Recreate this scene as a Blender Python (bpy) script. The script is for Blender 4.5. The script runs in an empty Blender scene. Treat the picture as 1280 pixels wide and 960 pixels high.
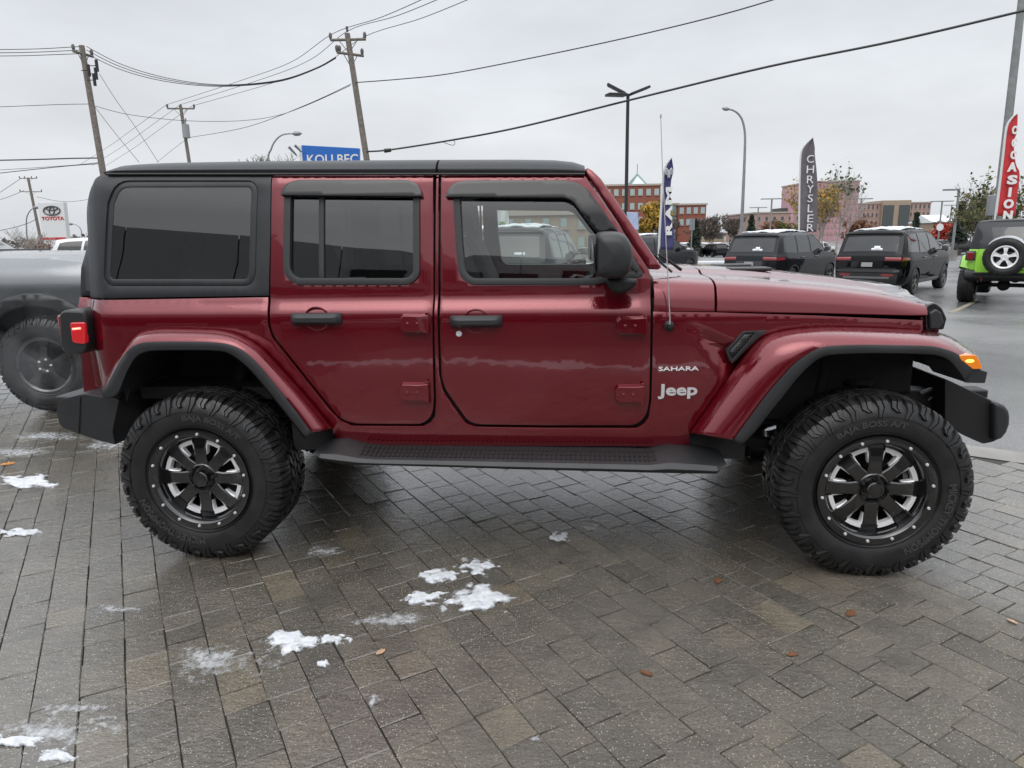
import bpy, bmesh, math, random
from mathutils import Vector, Matrix
from mathutils import noise as mnoise
from mathutils.geometry import delaunay_2d_cdt
import numpy as np
R = math.radians
SC = bpy.context.scene
COL = SC.collection
# ------------------------------------------------------------------ camera, sky, sun, exposure
FPX, CAMH, PITCH, ROLL = 859.3, 1.476, 0.21065, -0.01717      # focal length in 1280-wide pixels
_F = Vector((0, math.cos(PITCH), -math.sin(PITCH)))
_U0 = Vector((0, math.sin(PITCH), math.cos(PITCH))); _R0 = Vector((1, 0, 0))
_R = math.cos(ROLL)*_R0 + math.sin(ROLL)*_U0
_U = -math.sin(ROLL)*_R0 + math.cos(ROLL)*_U0
cd = bpy.data.cameras.new('camera'); cam = bpy.data.objects.new('camera', cd); COL.objects.link(cam)
cd.sensor_fit = 'HORIZONTAL'; cd.sensor_width = 36; cd.lens = FPX/1280*36
cd.clip_start = .05; cd.clip_end = 4000
M = Matrix((_R, _U, -_F)).transposed().to_4x4(); M.translation = Vector((0, 0, CAMH))
cam.matrix_world = M; SC.camera = cam

SUN_EL, SUN_AZ = R(52), R(200)
w = bpy.data.worlds.new('World'); SC.world = w; w.use_nodes = True
nt = w.node_tree; nt.nodes.clear()
def wn(t, **k):
    n = nt.nodes.new(t)
    for a, b in k.items(): setattr(n, a, b)
    return n
sky = wn('ShaderNodeTexSky', sky_type='NISHITA', sun_disc=False, sun_elevation=SUN_EL, sun_rotation=SUN_AZ, air_density=1.5, dust_density=4)
hs = wn('ShaderNodeHueSaturation'); hs.inputs['Saturation'].default_value = .25; hs.inputs['Value'].default_value = 1
bg1 = wn('ShaderNodeBackground'); bg1.inputs['Strength'].default_value = .05
nt.links.new(sky.outputs[0], hs.inputs['Color']); nt.links.new(hs.outputs[0], bg1.inputs['Color'])
# overcast cloud deck: brighter towards the zenith, soft darker banks
tc = wn('ShaderNodeTexCoord'); sep = wn('ShaderNodeSeparateXYZ'); nt.links.new(tc.outputs['Generated'], sep.inputs[0])
mp = wn('ShaderNodeMapping'); mp.inputs['Scale'].default_value = (1.5, 1.5, 4.5); nt.links.new(tc.outputs['Generated'], mp.inputs[0])
nz = wn('ShaderNodeTexNoise'); nz.inputs['Scale'].default_value = 2.2; nz.inputs['Detail'].default_value = 5; nz.inputs['Roughness'].default_value = .55
nt.links.new(mp.outputs[0], nz.inputs['Vector'])
rm = wn('ShaderNodeMapRange'); rm.inputs[1].default_value = .3; rm.inputs[2].default_value = .7; rm.inputs[3].default_value = .84; rm.inputs[4].default_value = 1.06
nt.links.new(nz.outputs[0], rm.inputs[0])
cr = wn('ShaderNodeValToRGB'); e = cr.color_ramp.elements
e[0].position = 0; e[0].color = (.66, .685, .72, 1); e[1].position = 1; e[1].color = (1.9, 1.95, 2.03, 1)
a = e.new(.16); a.color = (.575, .595, .63, 1); a = e.new(.33); a.color = (.535, .555, .59, 1); a = e.new(.5); a.color = (1.25, 1.28, 1.34, 1)
nt.links.new(sep.outputs[2], cr.inputs[0])
mx = wn('ShaderNodeMixRGB', blend_type='MULTIPLY'); mx.inputs[0].default_value = 1
nt.links.new(cr.outputs[0], mx.inputs[1]); nt.links.new(rm.outputs[0], mx.inputs[2])
bg2 = wn('ShaderNodeBackground'); bg2.inputs['Strength'].default_value = 1.06; nt.links.new(mx.outputs[0], bg2.inputs['Color'])
ad = wn('ShaderNodeAddShader'); nt.links.new(bg1.outputs[0], ad.inputs[0]); nt.links.new(bg2.outputs[0], ad.inputs[1])
wo = wn('ShaderNodeOutputWorld'); nt.links.new(ad.outputs[0], wo.inputs[0])

sl = bpy.data.lights.new('sun', 'SUN'); sl.energy = .5; sl.angle = R(40); sl.color = (1, .97, .93)
so = bpy.data.objects.new('sun', sl); COL.objects.link(so)
so.rotation_euler = (R(90)-SUN_EL, 0, -SUN_AZ + math.pi)
so.location = (0, 0, 60)
SC.view_settings.view_transform = 'Standard'; SC.view_settings.look = 'None'
SC.view_settings.gamma = 1; SC.view_settings.exposure = 0; SC.view_settings.use_curve_mapping = False
SC.render.engine = 'CYCLES'

# ------------------------------------------------------------------ pixel rays
def ray(u, v): return (_F*FPX + _R*(u-640) + _U*(480-v)).normalized()
O = Vector((0, 0, CAMH))
def at(u, v, Y):                       # the point seen at pixel u, v at the forward distance Y
    d = ray(u, v); return O + d*(Y/d.y)
def ground(u, v, z=0):
    d = ray(u, v); return O + d*((z-CAMH)/d.z)

# ------------------------------------------------------------------ materials
def mat(name, base, rough=.5, metal=0, coat=0, coat_rough=.03, emit=None, es=0, bump=0, bscale=50, var=0, vscale=3, spec=.5, rvar=0):
    m = bpy.data.materials.new(name); m.use_nodes = True
    t = m.node_tree; p = t.nodes['Principled BSDF']
    p.inputs['Base Color'].default_value = (*base, 1); p.inputs['Roughness'].default_value = rough
    p.inputs['Metallic'].default_value = metal; p.inputs['Coat Weight'].default_value = coat
    p.inputs['Coat Roughness'].default_value = coat_rough; p.inputs['Specular IOR Level'].default_value = spec
    if emit: p.inputs['Emission Color'].default_value = (*emit, 1); p.inputs['Emission Strength'].default_value = es
    if bump or var or rvar:
        tc = t.nodes.new('ShaderNodeTexCoord')
    if bump:
        n = t.nodes.new('ShaderNodeTexNoise'); n.inputs['Scale'].default_value = bscale; n.inputs['Detail'].default_value = 4
        b = t.nodes.new('ShaderNodeBump'); b.inputs['Strength'].default_value = bump; b.inputs['Distance'].default_value = .01
        t.links.new(tc.outputs['Object'], n.inputs['Vector']); t.links.new(n.outputs[0], b.inputs['Height']); t.links.new(b.outputs[0], p.inputs['Normal'])
    if var:
        n = t.nodes.new('ShaderNodeTexNoise'); n.inputs['Scale'].default_value = vscale; n.inputs['Detail'].default_value = 6
        t.links.new(tc.outputs['Object'], n.inputs['Vector'])
        r = t.nodes.new('ShaderNodeMapRange'); r.inputs[1].default_value = .3; r.inputs[2].default_value = .7; r.inputs[3].default_value = 1-var; r.inputs[4].default_value = 1+var
        t.links.new(n.outputs[0], r.inputs[0])
        x = t.nodes.new('ShaderNodeMixRGB'); x.blend_type = 'MULTIPLY'; x.inputs[0].default_value = 1; x.inputs[1].default_value = (*base, 1)
        t.links.new(r.outputs[0], x.inputs[2]); t.links.new(x.outputs[0], p.inputs['Base Color'])
    if rvar:
        n = t.nodes.new('ShaderNodeTexNoise'); n.inputs['Scale'].default_value = vscale*2; n.inputs['Detail'].default_value = 5
        t.links.new(tc.outputs['Object'], n.inputs['Vector'])
        r = t.nodes.new('ShaderNodeMapRange'); r.inputs[1].default_value = .3; r.inputs[2].default_value = .7; r.inputs[3].default_value = max(.02, rough-rvar); r.inputs[4].default_value = rough+rvar
        t.links.new(n.outputs[0], r.inputs[0]); t.links.new(r.outputs[0], p.inputs['Roughness'])
    return m
def glass(name, tint, gloss=1.0):
    m = bpy.data.materials.new(name); m.use_nodes = True
    t = m.node_tree; t.nodes.clear()
    o = t.nodes.new('ShaderNodeOutputMaterial'); mx = t.nodes.new('ShaderNodeMixShader')
    tr = t.nodes.new('ShaderNodeBsdfTransparent'); tr.inputs[0].default_value = (*tint, 1)
    g = t.nodes.new('ShaderNodeBsdfGlossy'); g.inputs['Roughness'].default_value = .01; g.inputs[0].default_value = (gloss, gloss, gloss, 1)
    lw = t.nodes.new('ShaderNodeLayerWeight'); lw.inputs[0].default_value = .5
    pw = t.nodes.new('ShaderNodeMath'); pw.operation = 'POWER'; pw.inputs[1].default_value = 4
    ma = t.nodes.new('ShaderNodeMath'); ma.operation = 'MULTIPLY_ADD'; ma.inputs[1].default_value = .9; ma.inputs[2].default_value = .105
    t.links.new(lw.outputs['Facing'], pw.inputs[0]); t.links.new(pw.outputs[0], ma.inputs[0]); t.links.new(ma.outputs[0], mx.inputs[0])
    t.links.new(tr.outputs[0], mx.inputs[1]); t.links.new(g.outputs[0], mx.inputs[2]); t.links.new(mx.outputs[0], o.inputs[0])
    return m
def paint(name, base, metal=.35, rough=.32, flake=.0, drops=0, spec=.5, coat=1):
    m = mat(name, base, rough, metal, coat=coat, coat_rough=.025, spec=spec)
    t = m.node_tree; p = t.nodes['Principled BSDF']
    tc = t.nodes.new('ShaderNodeTexCoord')
    n = t.nodes.new('ShaderNodeTexNoise'); n.inputs['Scale'].default_value = 9; n.inputs['Detail'].default_value = 2     # faint orange peel
    b = t.nodes.new('ShaderNodeBump'); b.inputs['Strength'].default_value = .05; b.inputs['Distance'].default_value = .01
    t.links.new(tc.outputs['Object'], n.inputs['Vector']); t.links.new(n.outputs[0], b.inputs['Height'])
    last = b
    if drops:                                                                                                            # rain beads on upward faces
        v = t.nodes.new('ShaderNodeTexVoronoi'); v.inputs['Scale'].default_value = 95
        g = t.nodes.new('ShaderNodeNewGeometry'); s = t.nodes.new('ShaderNodeSeparateXYZ'); t.links.new(g.outputs['True Normal'], s.inputs[0])
        r = t.nodes.new('ShaderNodeMapRange'); r.inputs[1].default_value = .10; r.inputs[2].default_value = .45; r.inputs[3].default_value = 1; r.inputs[4].default_value = 0
        t.links.new(tc.outputs['Object'], v.inputs['Vector']); t.links.new(v.outputs['Distance'], r.inputs[0])
        up = t.nodes.new('ShaderNodeMapRange'); up.inputs[1].default_value = .25; up.inputs[2].default_value = .7; t.links.new(s.outputs[2], up.inputs[0])
        mu = t.nodes.new('ShaderNodeMath'); mu.operation = 'MULTIPLY'; t.links.new(r.outputs[0], mu.inputs[0]); t.links.new(up.outputs[0], mu.inputs[1])
        b2 = t.nodes.new('ShaderNodeBump'); b2.inputs['Strength'].default_value = drops; b2.inputs['Distance'].default_value = .004
        t.links.new(mu.outputs[0], b2.inputs['Height']); t.links.new(b.outputs[0], b2.inputs['Normal']); last = b2
        t.links.new(b2.outputs[0], p.inputs['Coat Normal'])
    t.links.new(b.outputs[0], p.inputs['Normal'])
    if not drops: t.links.new(b.outputs[0], p.inputs['Coat Normal'])
    return m

MT = {}
MT['red'] = paint('red_paint', (.150, .0026, .010), .46, .17, drops=.2)
MT['lime'] = paint('lime_paint', (.25, .58, .02), .0, .35)
MT['grey_paint'] = paint('grey_paint', (.15, .16, .17), .55, .25, drops=.4)
MT['black_paint'] = paint('black_paint', (.004, .004, .005), .0, .3, spec=.0, coat=.6)
MT['charcoal_paint'] = paint('charcoal_paint', (.012, .013, .016), .15, .3, spec=.0, coat=.65)
MT['hardtop'] = mat('hardtop_plastic', (.017, .019, .022), .42, bump=.12, bscale=600, var=.12, vscale=6)
MT['plastic'] = mat('black_plastic', (.022, .023, .025), .42, bump=.15, bscale=500, var=.2, vscale=7)
MT['plastic_d'] = mat('deep_black_plastic', (.010, .010, .011), .5)
MT['gloss_black'] = mat('gloss_black', (.006, .006, .007), .08, coat=1)
MT['smoke'] = mat('smoked_acrylic', (.010, .010, .011), .12, var=.2, vscale=40)
MT['gasket'] = mat('rubber_gasket', (.028, .029, .031), .5)
MT['liner'] = mat('arch_liner', (.012, .012, .012), .75, bump=.3, bscale=40, var=.4, vscale=8)
MT['rubber'] = mat('tyre_rubber', (.0115, .0115, .012), .48, bump=.12, bscale=300, var=.3, vscale=6, rvar=.2)
MT['rim'] = mat('gloss_black_rim', (.006, .006, .0065), .12, coat=1, coat_rough=.04)
MT['milled'] = mat('milled_aluminium', (.80, .80, .81), .38, metal=.35, bump=.05, bscale=90)
MT['bolt'] = mat('steel_bolt', (.72, .72, .73), .3, metal=.4)
MT['chrome'] = mat('brushed_badge', (.66, .67, .69), .3, metal=.35)
MT['white_letter'] = mat('white_letter', (.75, .75, .76), .35)
MT['steel'] = mat('dull_steel', (.12, .12, .12), .45, metal=.8, var=.4, vscale=12)
MT['rotor'] = mat('brake_rotor', (.05, .048, .046), .4, metal=.8)
MT['lens_red'] = mat('red_lens', (.45, .01, .015), .12, coat=1, emit=(1, .03, .04), es=.16)
MT['lens_red_off'] = mat('red_lens_dull', (.22, .015, .02), .12, coat=1)
MT['lens_glow'] = mat('brake_filament', (1, .2, .15), .3, emit=(1, .12, .08), es=6)
MT['amber'] = mat('amber_lens', (.75, .20, .01), .12, coat=1, emit=(1, .33, .01), es=.12)
MT['amber_glow'] = mat('amber_filament', (1, .6, .1), .3, emit=(1, .55, .06), es=4)
MT['lamp_glass'] = mat('lamp_glass', (.5, .5, .52), .08, coat=1)
MT['pole_steel'] = mat('bright_mast', (.42, .42, .42), .4)
MT['cloth'] = mat('seat_cloth', (.018, .018, .020), .85, bump=.3, bscale=200)
MT['dash'] = mat('dash_plastic', (.020, .020, .022), .6)
MT['mirror'] = mat('mirror_glass', (.8, .82, .84), .02, metal=1)
MT['g_clear'] = glass('clear_side_glass', (.82, .87, .845))
MT['g_tint'] = glass('tinted_rear_glass', (.10, .105, .11))
MT['snow'] = mat('snow', (.66, .68, .71), .6, bump=.6, bscale=60, spec=.3, var=.10, vscale=9)

# ------------------------------------------------------------------ object helpers
def smooth(me, ang=35):
    me.shade_smooth(); me.set_sharp_from_angle(angle=R(ang))
def obj(name, bm, m, parent=None, ang=35, bevel=0, seg=2):
    me = bpy.data.meshes.new(name); bm.to_mesh(me); bm.free()
    o = bpy.data.objects.new(name, me); COL.objects.link(o)
    for x in (m if isinstance(m, (list, tuple)) else [m]): me.materials.append(x)
    if ang is not None: smooth(me, ang)
    if parent: o.parent = parent
    if bevel:
        b = o.modifiers.new('bevel', 'BEVEL'); b.width = bevel; b.segments = seg; b.limit_method = 'ANGLE'; b.angle_limit = R(40); b.harden_normals = False
    return o
def tag(o, label=None, cat=None, group=None, kind=None):
    if label: o['label'] = label
    if cat: o['category'] = cat
    if group: o['group'] = group
    if kind: o['kind'] = kind
    return o
def thing(name, loc, label, cat, rz=0, group=None):
    o = bpy.data.objects.new(name, None); COL.objects.link(o); o.location = loc; o.rotation_euler = (0, 0, rz)
    o.empty_display_size = .2
    return tag(o, label, cat, group)
def copy_tree(o, parent=None):
    c = o.copy(); COL.objects.link(c)
    if parent: c.parent = parent
    for ch in list(o.children): copy_tree(ch, c)
    return c
def box(bm, x0, x1, y0, y1, z0, z1, mi=0, mtx=None):
    vs = [Vector((x, y, z)) for x in (x0, x1) for y in (y0, y1) for z in (z0, z1)]
    if mtx: vs = [mtx @ v for v in vs]
    v = [bm.verts.new(p) for p in vs]
    for q in ((0, 1, 3, 2), (4, 6, 7, 5), (0, 4, 5, 1), (2, 3, 7, 6), (0, 2, 6, 4), (1, 5, 7, 3)):
        f = bm.faces.new([v[i] for i in q]); f.material_index = mi
def tube(bm, pts, r, n=8, cap=True, mi=0):
    pts = [Vector(p) for p in pts]; rs = r if isinstance(r, (list, tuple)) else [r]*len(pts)
    rows = []; up = Vector((0, 0, 1)); prev = None
    for i, p in enumerate(pts):
        t = (pts[min(i+1, len(pts)-1)]-pts[max(i-1, 0)]).normalized()
        if prev is None:
            a = t.cross(up if abs(t.z) < .9 else Vector((1, 0, 0))).normalized()
        else:
            a = (prev - t*prev.dot(t)).normalized()
        prev = a; b = t.cross(a)
        rows.append([bm.verts.new(p+(a*math.cos(2*math.pi*k/n)+b*math.sin(2*math.pi*k/n))*rs[i]) for k in range(n)])
    for i in range(len(rows)-1):
        for k in range(n):
            f = bm.faces.new((rows[i][k], rows[i][(k+1) % n], rows[i+1][(k+1) % n], rows[i+1][k])); f.material_index = mi
    if cap:
        bm.faces.new(rows[0][::-1]).material_index = mi; bm.faces.new(rows[-1]).material_index = mi
def lathe(bm, prof, axis_pt=(0, 0, 0), n=48, axis='y', mi=0, a0=0, a1=2*math.pi):
    """prof: (radius, along-axis) pairs; revolved round the y (or z) axis"""
    rows = []; full = abs(a1-a0-2*math.pi) < 1e-6; m = n if full else n+1
    ax = Vector(axis_pt)
    for r_, h in prof:
        row = []
        for k in range(m):
            t = a0+(a1-a0)*k/n
            if axis == 'y': row.append(bm.verts.new(ax+Vector((r_*math.cos(t), h, r_*math.sin(t)))))
            else: row.append(bm.verts.new(ax+Vector((r_*math.cos(t), r_*math.sin(t), h))))
        rows.append(row)
    for i in range(len(rows)-1):
        for k in range(n):
            k2 = (k+1) % m
            try: bm.faces.new((rows[i][k], rows[i][k2], rows[i+1][k2], rows[i+1][k])).material_index = mi
            except ValueError: pass
    return rows
def fix(bm):
    bmesh.ops.remove_doubles(bm, verts=bm.verts, dist=1e-5)
    bmesh.ops.recalc_face_normals(bm, faces=bm.faces); return bm
def grid_rows(bm, rows, mi=0, closed=False):
    vr = [[bm.verts.new(p) for p in r] for r in rows]
    for i in range(len(vr)-1):
        n = len(vr[i])
        for k in range(n if closed else n-1):
            k2 = (k+1) % n
            bm.faces.new((vr[i][k], vr[i][k2], vr[i+1][k2], vr[i+1][k])).material_index = mi
    return vr
def prism(bm, poly, f0, f1, mi=0):
    """poly: 2-D points; f0/f1 map a point to the two end positions"""
    a = [bm.verts.new(f0(p)) for p in poly]; b = [bm.verts.new(f1(p)) for p in poly]
    n = len(poly)
    bm.faces.new(a).material_index = mi; bm.faces.new(b[::-1]).material_index = mi
    for i in range(n): bm.faces.new((a[i], b[i], b[(i+1) % n], a[(i+1) % n])).material_index = mi
def resample(pts, n, closed=False, spl=True):
    pts = [Vector(p) for p in pts]
    if spl and len(pts) > 3:                       # Catmull-Rom, then even arc length
        q = []
        for i in range(len(pts)-1):
            p0 = pts[max(i-1, 0)]; p1 = pts[i]; p2 = pts[i+1]; p3 = pts[min(i+2, len(pts)-1)]
            for k in range(8):
                t = k/8
                q.append(.5*((2*p1)+(p2-p0)*t+(2*p0-5*p1+4*p2-p3)*t*t+(3*p1-3*p2+p3-p0)*t**3))
        q.append(pts[-1]); pts = q
    d = [0]
    for i in range(1, len(pts)): d.append(d[-1]+(pts[i]-pts[i-1]).length)
    out = []; j = 0
    for k in range(n):
        s = d[-1]*k/(n-1)
        while j < len(d)-2 and d[j+1] < s: j += 1
        t = (s-d[j])/max(d[j+1]-d[j], 1e-9); out.append(pts[j].lerp(pts[j+1], min(max(t, 0), 1)))
    return out
def rounded(poly, r=4, n=4):
    """round the corners of a pixel polygon; a point may carry its own radius as third value"""
    out = []; N = len(poly)
    for i in range(N):
        p = Vector(poly[i][:2]); rr = poly[i][2] if len(poly[i]) > 2 else r
        a = Vector(poly[i-1][:2]); b = Vector(poly[(i+1) % N][:2])
        la, lb = (a-p).length, (b-p).length; k = min(rr, la*.48, lb*.48)
        if k < .05: out.append(tuple(p)); continue
        A = p+(a-p)*k/la; B = p+(b-p)*k/lb
        for j in range(n+1):
            t = j/n; out.append(tuple((1-t)**2*A+2*t*(1-t)*p+t*t*B))
    return out
_fc = {}
def text_bm(s, size, depth, bold=0.0, shear=0, spacing=1):
    """letters as a mesh in the x/y plane, centred, extruded along z"""
    c = bpy.data.curves.new('t', 'FONT'); c.body = s; c.size = size; c.extrude = depth; c.offset = bold; c.shear = shear
    c.align_x = 'CENTER'; c.align_y = 'CENTER'; c.space_character = spacing; c.resolution_u = 3
    o = bpy.data.objects.new('t', c); COL.objects.link(o)
    dg = bpy.context.evaluated_depsgraph_get(); me = bpy.data.meshes.new_from_object(o.evaluated_get(dg))
    bpy.data.objects.remove(o); bpy.data.curves.remove(c)
    bm = bmesh.new(); bm.from_mesh(me); bpy.data.meshes.remove(me)
    return bm
def fit_text(s, w, h, depth, **k):
    bm = text_bm(s, 1, depth, **k)
    xs = [v.co.x for v in bm.verts]; ys = [v.co.y for v in bm.verts]
    cx, cy = (min(xs)+max(xs))/2, (min(ys)+max(ys))/2
    for v in bm.verts:
        v.co.x = (v.co.x-cx)*w/(max(xs)-min(xs)); v.co.y = (v.co.y-cy)*h/(max(ys)-min(ys))
    return bm
# ------------------------------------------------------------------ the red off-road vehicle: pose and side surface
TH = .09524; YW = .93; WB = 1.504; RT = .4055
EX = Vector((math.cos(TH), -math.sin(TH), 0)); NY = Vector((math.sin(TH), math.cos(TH), 0))
ROOT = Vector((.0384, 2.8912, 0)) + NY*YW
def unp(u, v, y):                          # pixel -> vehicle coordinates on the plane y
    d = ray(u, v); t = ((ROOT + NY*y - O).dot(NY))/d.dot(NY); P = O + d*t - ROOT
    return Vector((P.dot(EX), y, P.z))
_WT = [(.30, .72), (.44, .74), (.50, .762), (.58, .782), (.68, .793), (.85, .802), (1.0, .806), (1.12, .804), (1.158, .800), (1.172, .795), (1.198, .777), (1.212, .773), (1.26, .768), (1.35, .757), (1.60, .718), (1.74, .692), (1.80, .660), (1.9, .60)]
def _w(z):
    if z <= _WT[0][0]: return _WT[0][1]
    for (a, p), (b, q) in zip(_WT, _WT[1:]):
        if z <= b: return p+(q-p)*(z-a)/(b-a)
    return _WT[-1][1]
def W(x, z):                               # half width of the body side
    h = sum(_w(z+d) for d in (-.018, -.009, 0, .009, .018))/5
    if x > .62: h -= .15*(min(x-.62, 1.4)/1.1)**1.25
    if x < -1.93: h -= .05*min(2, (-1.93-x)/.12)**2
    return h
def unpS(u, v, out=0):
    y = -.78
    for _ in range(14):
        p = unp(u, v, y); y = .4*y+.6*(-W(p.x, p.z)-out)
    return unp(u, v, y)

def flat_fill(loops, zs=.035, xs=.05, es=.05):
    """triangulate (x, z) loops (first outer, others holes) over a fine lattice"""
    pts = []; edges = []
    assert max(max(abs(c) for c in p) for lp in loops for p in lp) < 5, ('wild point', loops)
    for lp in loops:
        n = len(lp); q0 = len(pts)
        for i in range(n):
            a = Vector(lp[i]); b = Vector(lp[(i+1) % n]); k = max(1, int((b-a).length/es))
            for j in range(k): pts.append(a.lerp(b, j/k))
        m = len(pts)-q0
        for i in range(m): edges.append((q0+i, q0+(i+1) % m))
    A = np.array([pts[i][:] for i, j in edges]); B = np.array([pts[j][:] for i, j in edges])
    def inside(P):
        x = P[:, 0:1]; y = P[:, 1:2]
        c = ((A[:, 1] > y) != (B[:, 1] > y)) & (x < (B[:, 0]-A[:, 0])*(y-A[:, 1])/(B[:, 1]-A[:, 1]+1e-30)+A[:, 0])
        return c.sum(1) % 2 == 1
    mn, mx_ = A.min(0), A.max(0)
    assert mx_[0]-mn[0] < 6 and mx_[1]-mn[1] < 3, ('panel bounds', mn, mx_)
    gx = np.arange(math.ceil(mn[0]/xs)*xs, mx_[0], xs); gz = np.arange(math.ceil(mn[1]/zs)*zs, mx_[1], zs)
    if len(gx) and len(gz):
        G = np.stack(np.meshgrid(gx, gz), -1).reshape(-1, 2); G = G[inside(G)]
        if len(G):
            d = B-A; L = (d**2).sum(1)+1e-20
            t = np.clip(((G[:, None]-A)*d).sum(2)/L, 0, 1); D = np.sqrt((((A+t[..., None]*d)-G[:, None])**2).sum(2)).min(1)
            pts += [Vector(p) for p in G[D > max(.3*min(zs, .02), min(.010, .45*zs+.004))].tolist()]
    v2, e2, f2, *_r = delaunay_2d_cdt(pts, edges, [], 0, 1e-6)
    C = np.array([[sum(v2[i][0] for i in f)/len(f), sum(v2[i][1] for i in f)/len(f)] for f in f2]); ok = inside(C)
    bm = bmesh.new(); bv = [bm.verts.new((p[0], 0, p[1])) for p in v2]
    for f, k in zip(f2, ok):
        if k: bm.faces.new([bv[i] for i in f])
    bmesh.ops.delete(bm, geom=[v for v in bm.verts if not v.link_faces], context='VERTS')
    return bm
def side_panel(name, loops_px, m, parent, out=0, th=.02, bevel=.004, side=-1, zs=.02, warp=None, raw=False, ang=30, xs=.05, es=.025):
    """a skin panel traced in the photograph, laid on the body side, with thickness"""
    loops = loops_px if raw else [[(lambda p: (p.x, p.z))(unpS(u, v, out)) for u, v in lp] for lp in loops_px]
    bm = flat_fill(loops, zs, xs, es)
    for v in bm.verts:
        v.co.y = -W(v.co.x, v.co.z)-out-(warp(v.co.x, v.co.z) if warp else 0)
    bmesh.ops.recalc_face_normals(bm, faces=bm.faces)
    if sum(f.normal.y*f.calc_area() for f in bm.faces) > 0: bmesh.ops.reverse_faces(bm, faces=bm.faces)
    if side > 0:
        for v in bm.verts: v.co.y = -v.co.y
        bmesh.ops.reverse_faces(bm, faces=bm.faces)
    o = obj(name, bm, m, parent, ang)
    if th:
        s = o.modifiers.new('solid', 'SOLIDIFY'); s.thickness = th; s.offset = -1
        if bevel:
            b = o.modifiers.new('bevel', 'BEVEL'); b.width = bevel; b.segments = 2; b.limit_method = 'ANGLE'; b.angle_limit = R(50)
    return o
def px_prism(name, poly, y0, y1, m, parent, bevel=.01, seg=3, y_at=None, ang=40):
    """pixel outline at the plane y_at, extruded from y0 to y1"""
    P = [unp(u, v, y0 if y_at is None else y_at) for u, v in poly]
    bm = bmesh.new(); prism(bm, P, lambda p: Vector((p.x, y0, p.z)), lambda p: Vector((p.x, y1, p.z)))
    fix(bm); return obj(name, bm, m, parent, ang, bevel, seg)

# ------------------------------------------------------------------ wheels
def tyre_bm(Rt=RT, wd=.29, blocks=40, rim=.232):
    """axis along y, outer face at y=0 (towards -y); tread blocks modelled"""
    bm = bmesh.new(); Rc = Rt-.016
    prof = [(rim, .018), (rim+.012, .004), (rim+.03, -.008), (rim+.06, -.016), (rim+.09, -.017), (Rc-.045, -.012), (Rc-.022, -.002), (Rc-.006, .016), (Rc, .04),
            (Rc+.002, wd*.5), (Rc, wd-.04), (Rc-.006, wd-.016), (Rc-.022, wd+.002), (Rc-.05, wd+.012), (rim+.05, wd+.012), (rim+.01, wd), (rim, wd-.02)]
    lathe(bm, prof, n=96)
    for r_ in (rim+.022, Rc-.062):                                # moulded rings on the sidewall
        lathe(bm, [(r_, -.005-.006*(r_ > rim+.03)), (r_+.002, -.0185+.006*(r_ < rim+.03)), (r_+.004, -.005-.006*(r_ > rim+.03))], n=96)
    rnd = random.Random(4)
    def blk(a, da, pts_in, pts_out):
        """pts: list of (r, y, angle offset) for inner and outer quads"""
        v = []
        for (r_, y, o_) in pts_in+pts_out:
            t = a+o_*da; v.append(bm.verts.new((r_*math.cos(t), y, r_*math.sin(t))))
        n = len(pts_in)
        bm.faces.new(v[n:]); 
        for i in range(n): bm.faces.new((v[i], v[(i+1) % n], v[n+(i+1) % n], v[n+i]))
    da = 2*math.pi/blocks
    for i in range(blocks):
        a = i*da
        for (s, o_) in ((-1, 0), (1, .5)):                          # shoulder lugs wrapping onto the sidewalls
            yo = lambda t: t if s < 0 else wd-t
            long = (i % 2 == 0)
            w_ = .40 if long else .36
            rows = [(Rt-.001, .088), (Rt-.002, .030), (Rt-.013, .006), (Rt-.036, -.012), (Rt-(.076 if long else .050), -.0215)]
            base = [(Rc-.01, .088), (Rc-.01, .032), (Rc-.016, .018), (Rt-.045, .000), (Rt-(.078 if long else .052), -.008)]
            for sgn, ww in ((1, w_),):
                L = []; 
                for k, ((r1, y1), (r0, y0)) in enumerate(zip(rows, base)):
                    wk = ww*(1 if k < 3 else .92 if k == 3 else .55)
                    sk = (.14, .06, 0, -.07, .12)[k]*(1 if long else -1)
                    quad = []
                    for (r_, y_, of) in ((r0, y0, -wk-.05), (r1, y1, -wk+.03), (r1, y1, -.05), (r1-.007, y1+.006, -.03), (r1-.007, y1+.006, .03), (r1, y1, .05), (r1, y1, wk-.03), (r0, y0, wk+.05)):
                        t = a+(of+o_+sk)*da; quad.append(bm.verts.new((r_*math.cos(t), yo(y_), r_*math.sin(t))))
                    L.append(quad)
                for k in range(4):
                    for j in range(7): bm.faces.new((L[k][j], L[k][j+1], L[k+1][j+1], L[k+1][j]))
                bm.faces.new(L[0]); bm.faces.new(L[4][::-1])
        for row in range(3):                                       # centre blocks, zig-zag
            y0 = .100+row*.034; y1 = y0+.026; o_ = (row % 2)*.5; sk = (.22 if row % 2 else -.22)
            pin = [(Rc-.004, y0, -.40+o_-sk), (Rc-.004, y1, -.40+o_+sk), (Rc-.004, y1, .38+o_+sk), (Rc-.004, y0, .38+o_-sk)]
            pout = [(Rt, y0+.002, -.34+o_-sk), (Rt, y1-.002, -.34+o_+sk), (Rt, y1-.002, .32+o_+sk), (Rt, y0+.002, .32+o_-sk)]
            blk(a, da, pin, pout)
    bmesh.ops.recalc_face_normals(bm, faces=bm.faces)
    return bm
def arc_text(s, rad, ang_c, h, y, span):
    """raised lettering bent round a tyre sidewall, read with its feet towards the hub"""
    bm = fit_text(s, span*rad, h, .007, bold=.02)
    for v in bm.verts:
        r_ = rad+v.co.y; t = ang_c-v.co.x/rad; d = v.co.z
        v.co = Vector((r_*math.cos(t), y-d, r_*math.sin(t)))
    bmesh.ops.recalc_face_normals(bm, faces=bm.faces)
    return bm
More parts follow.
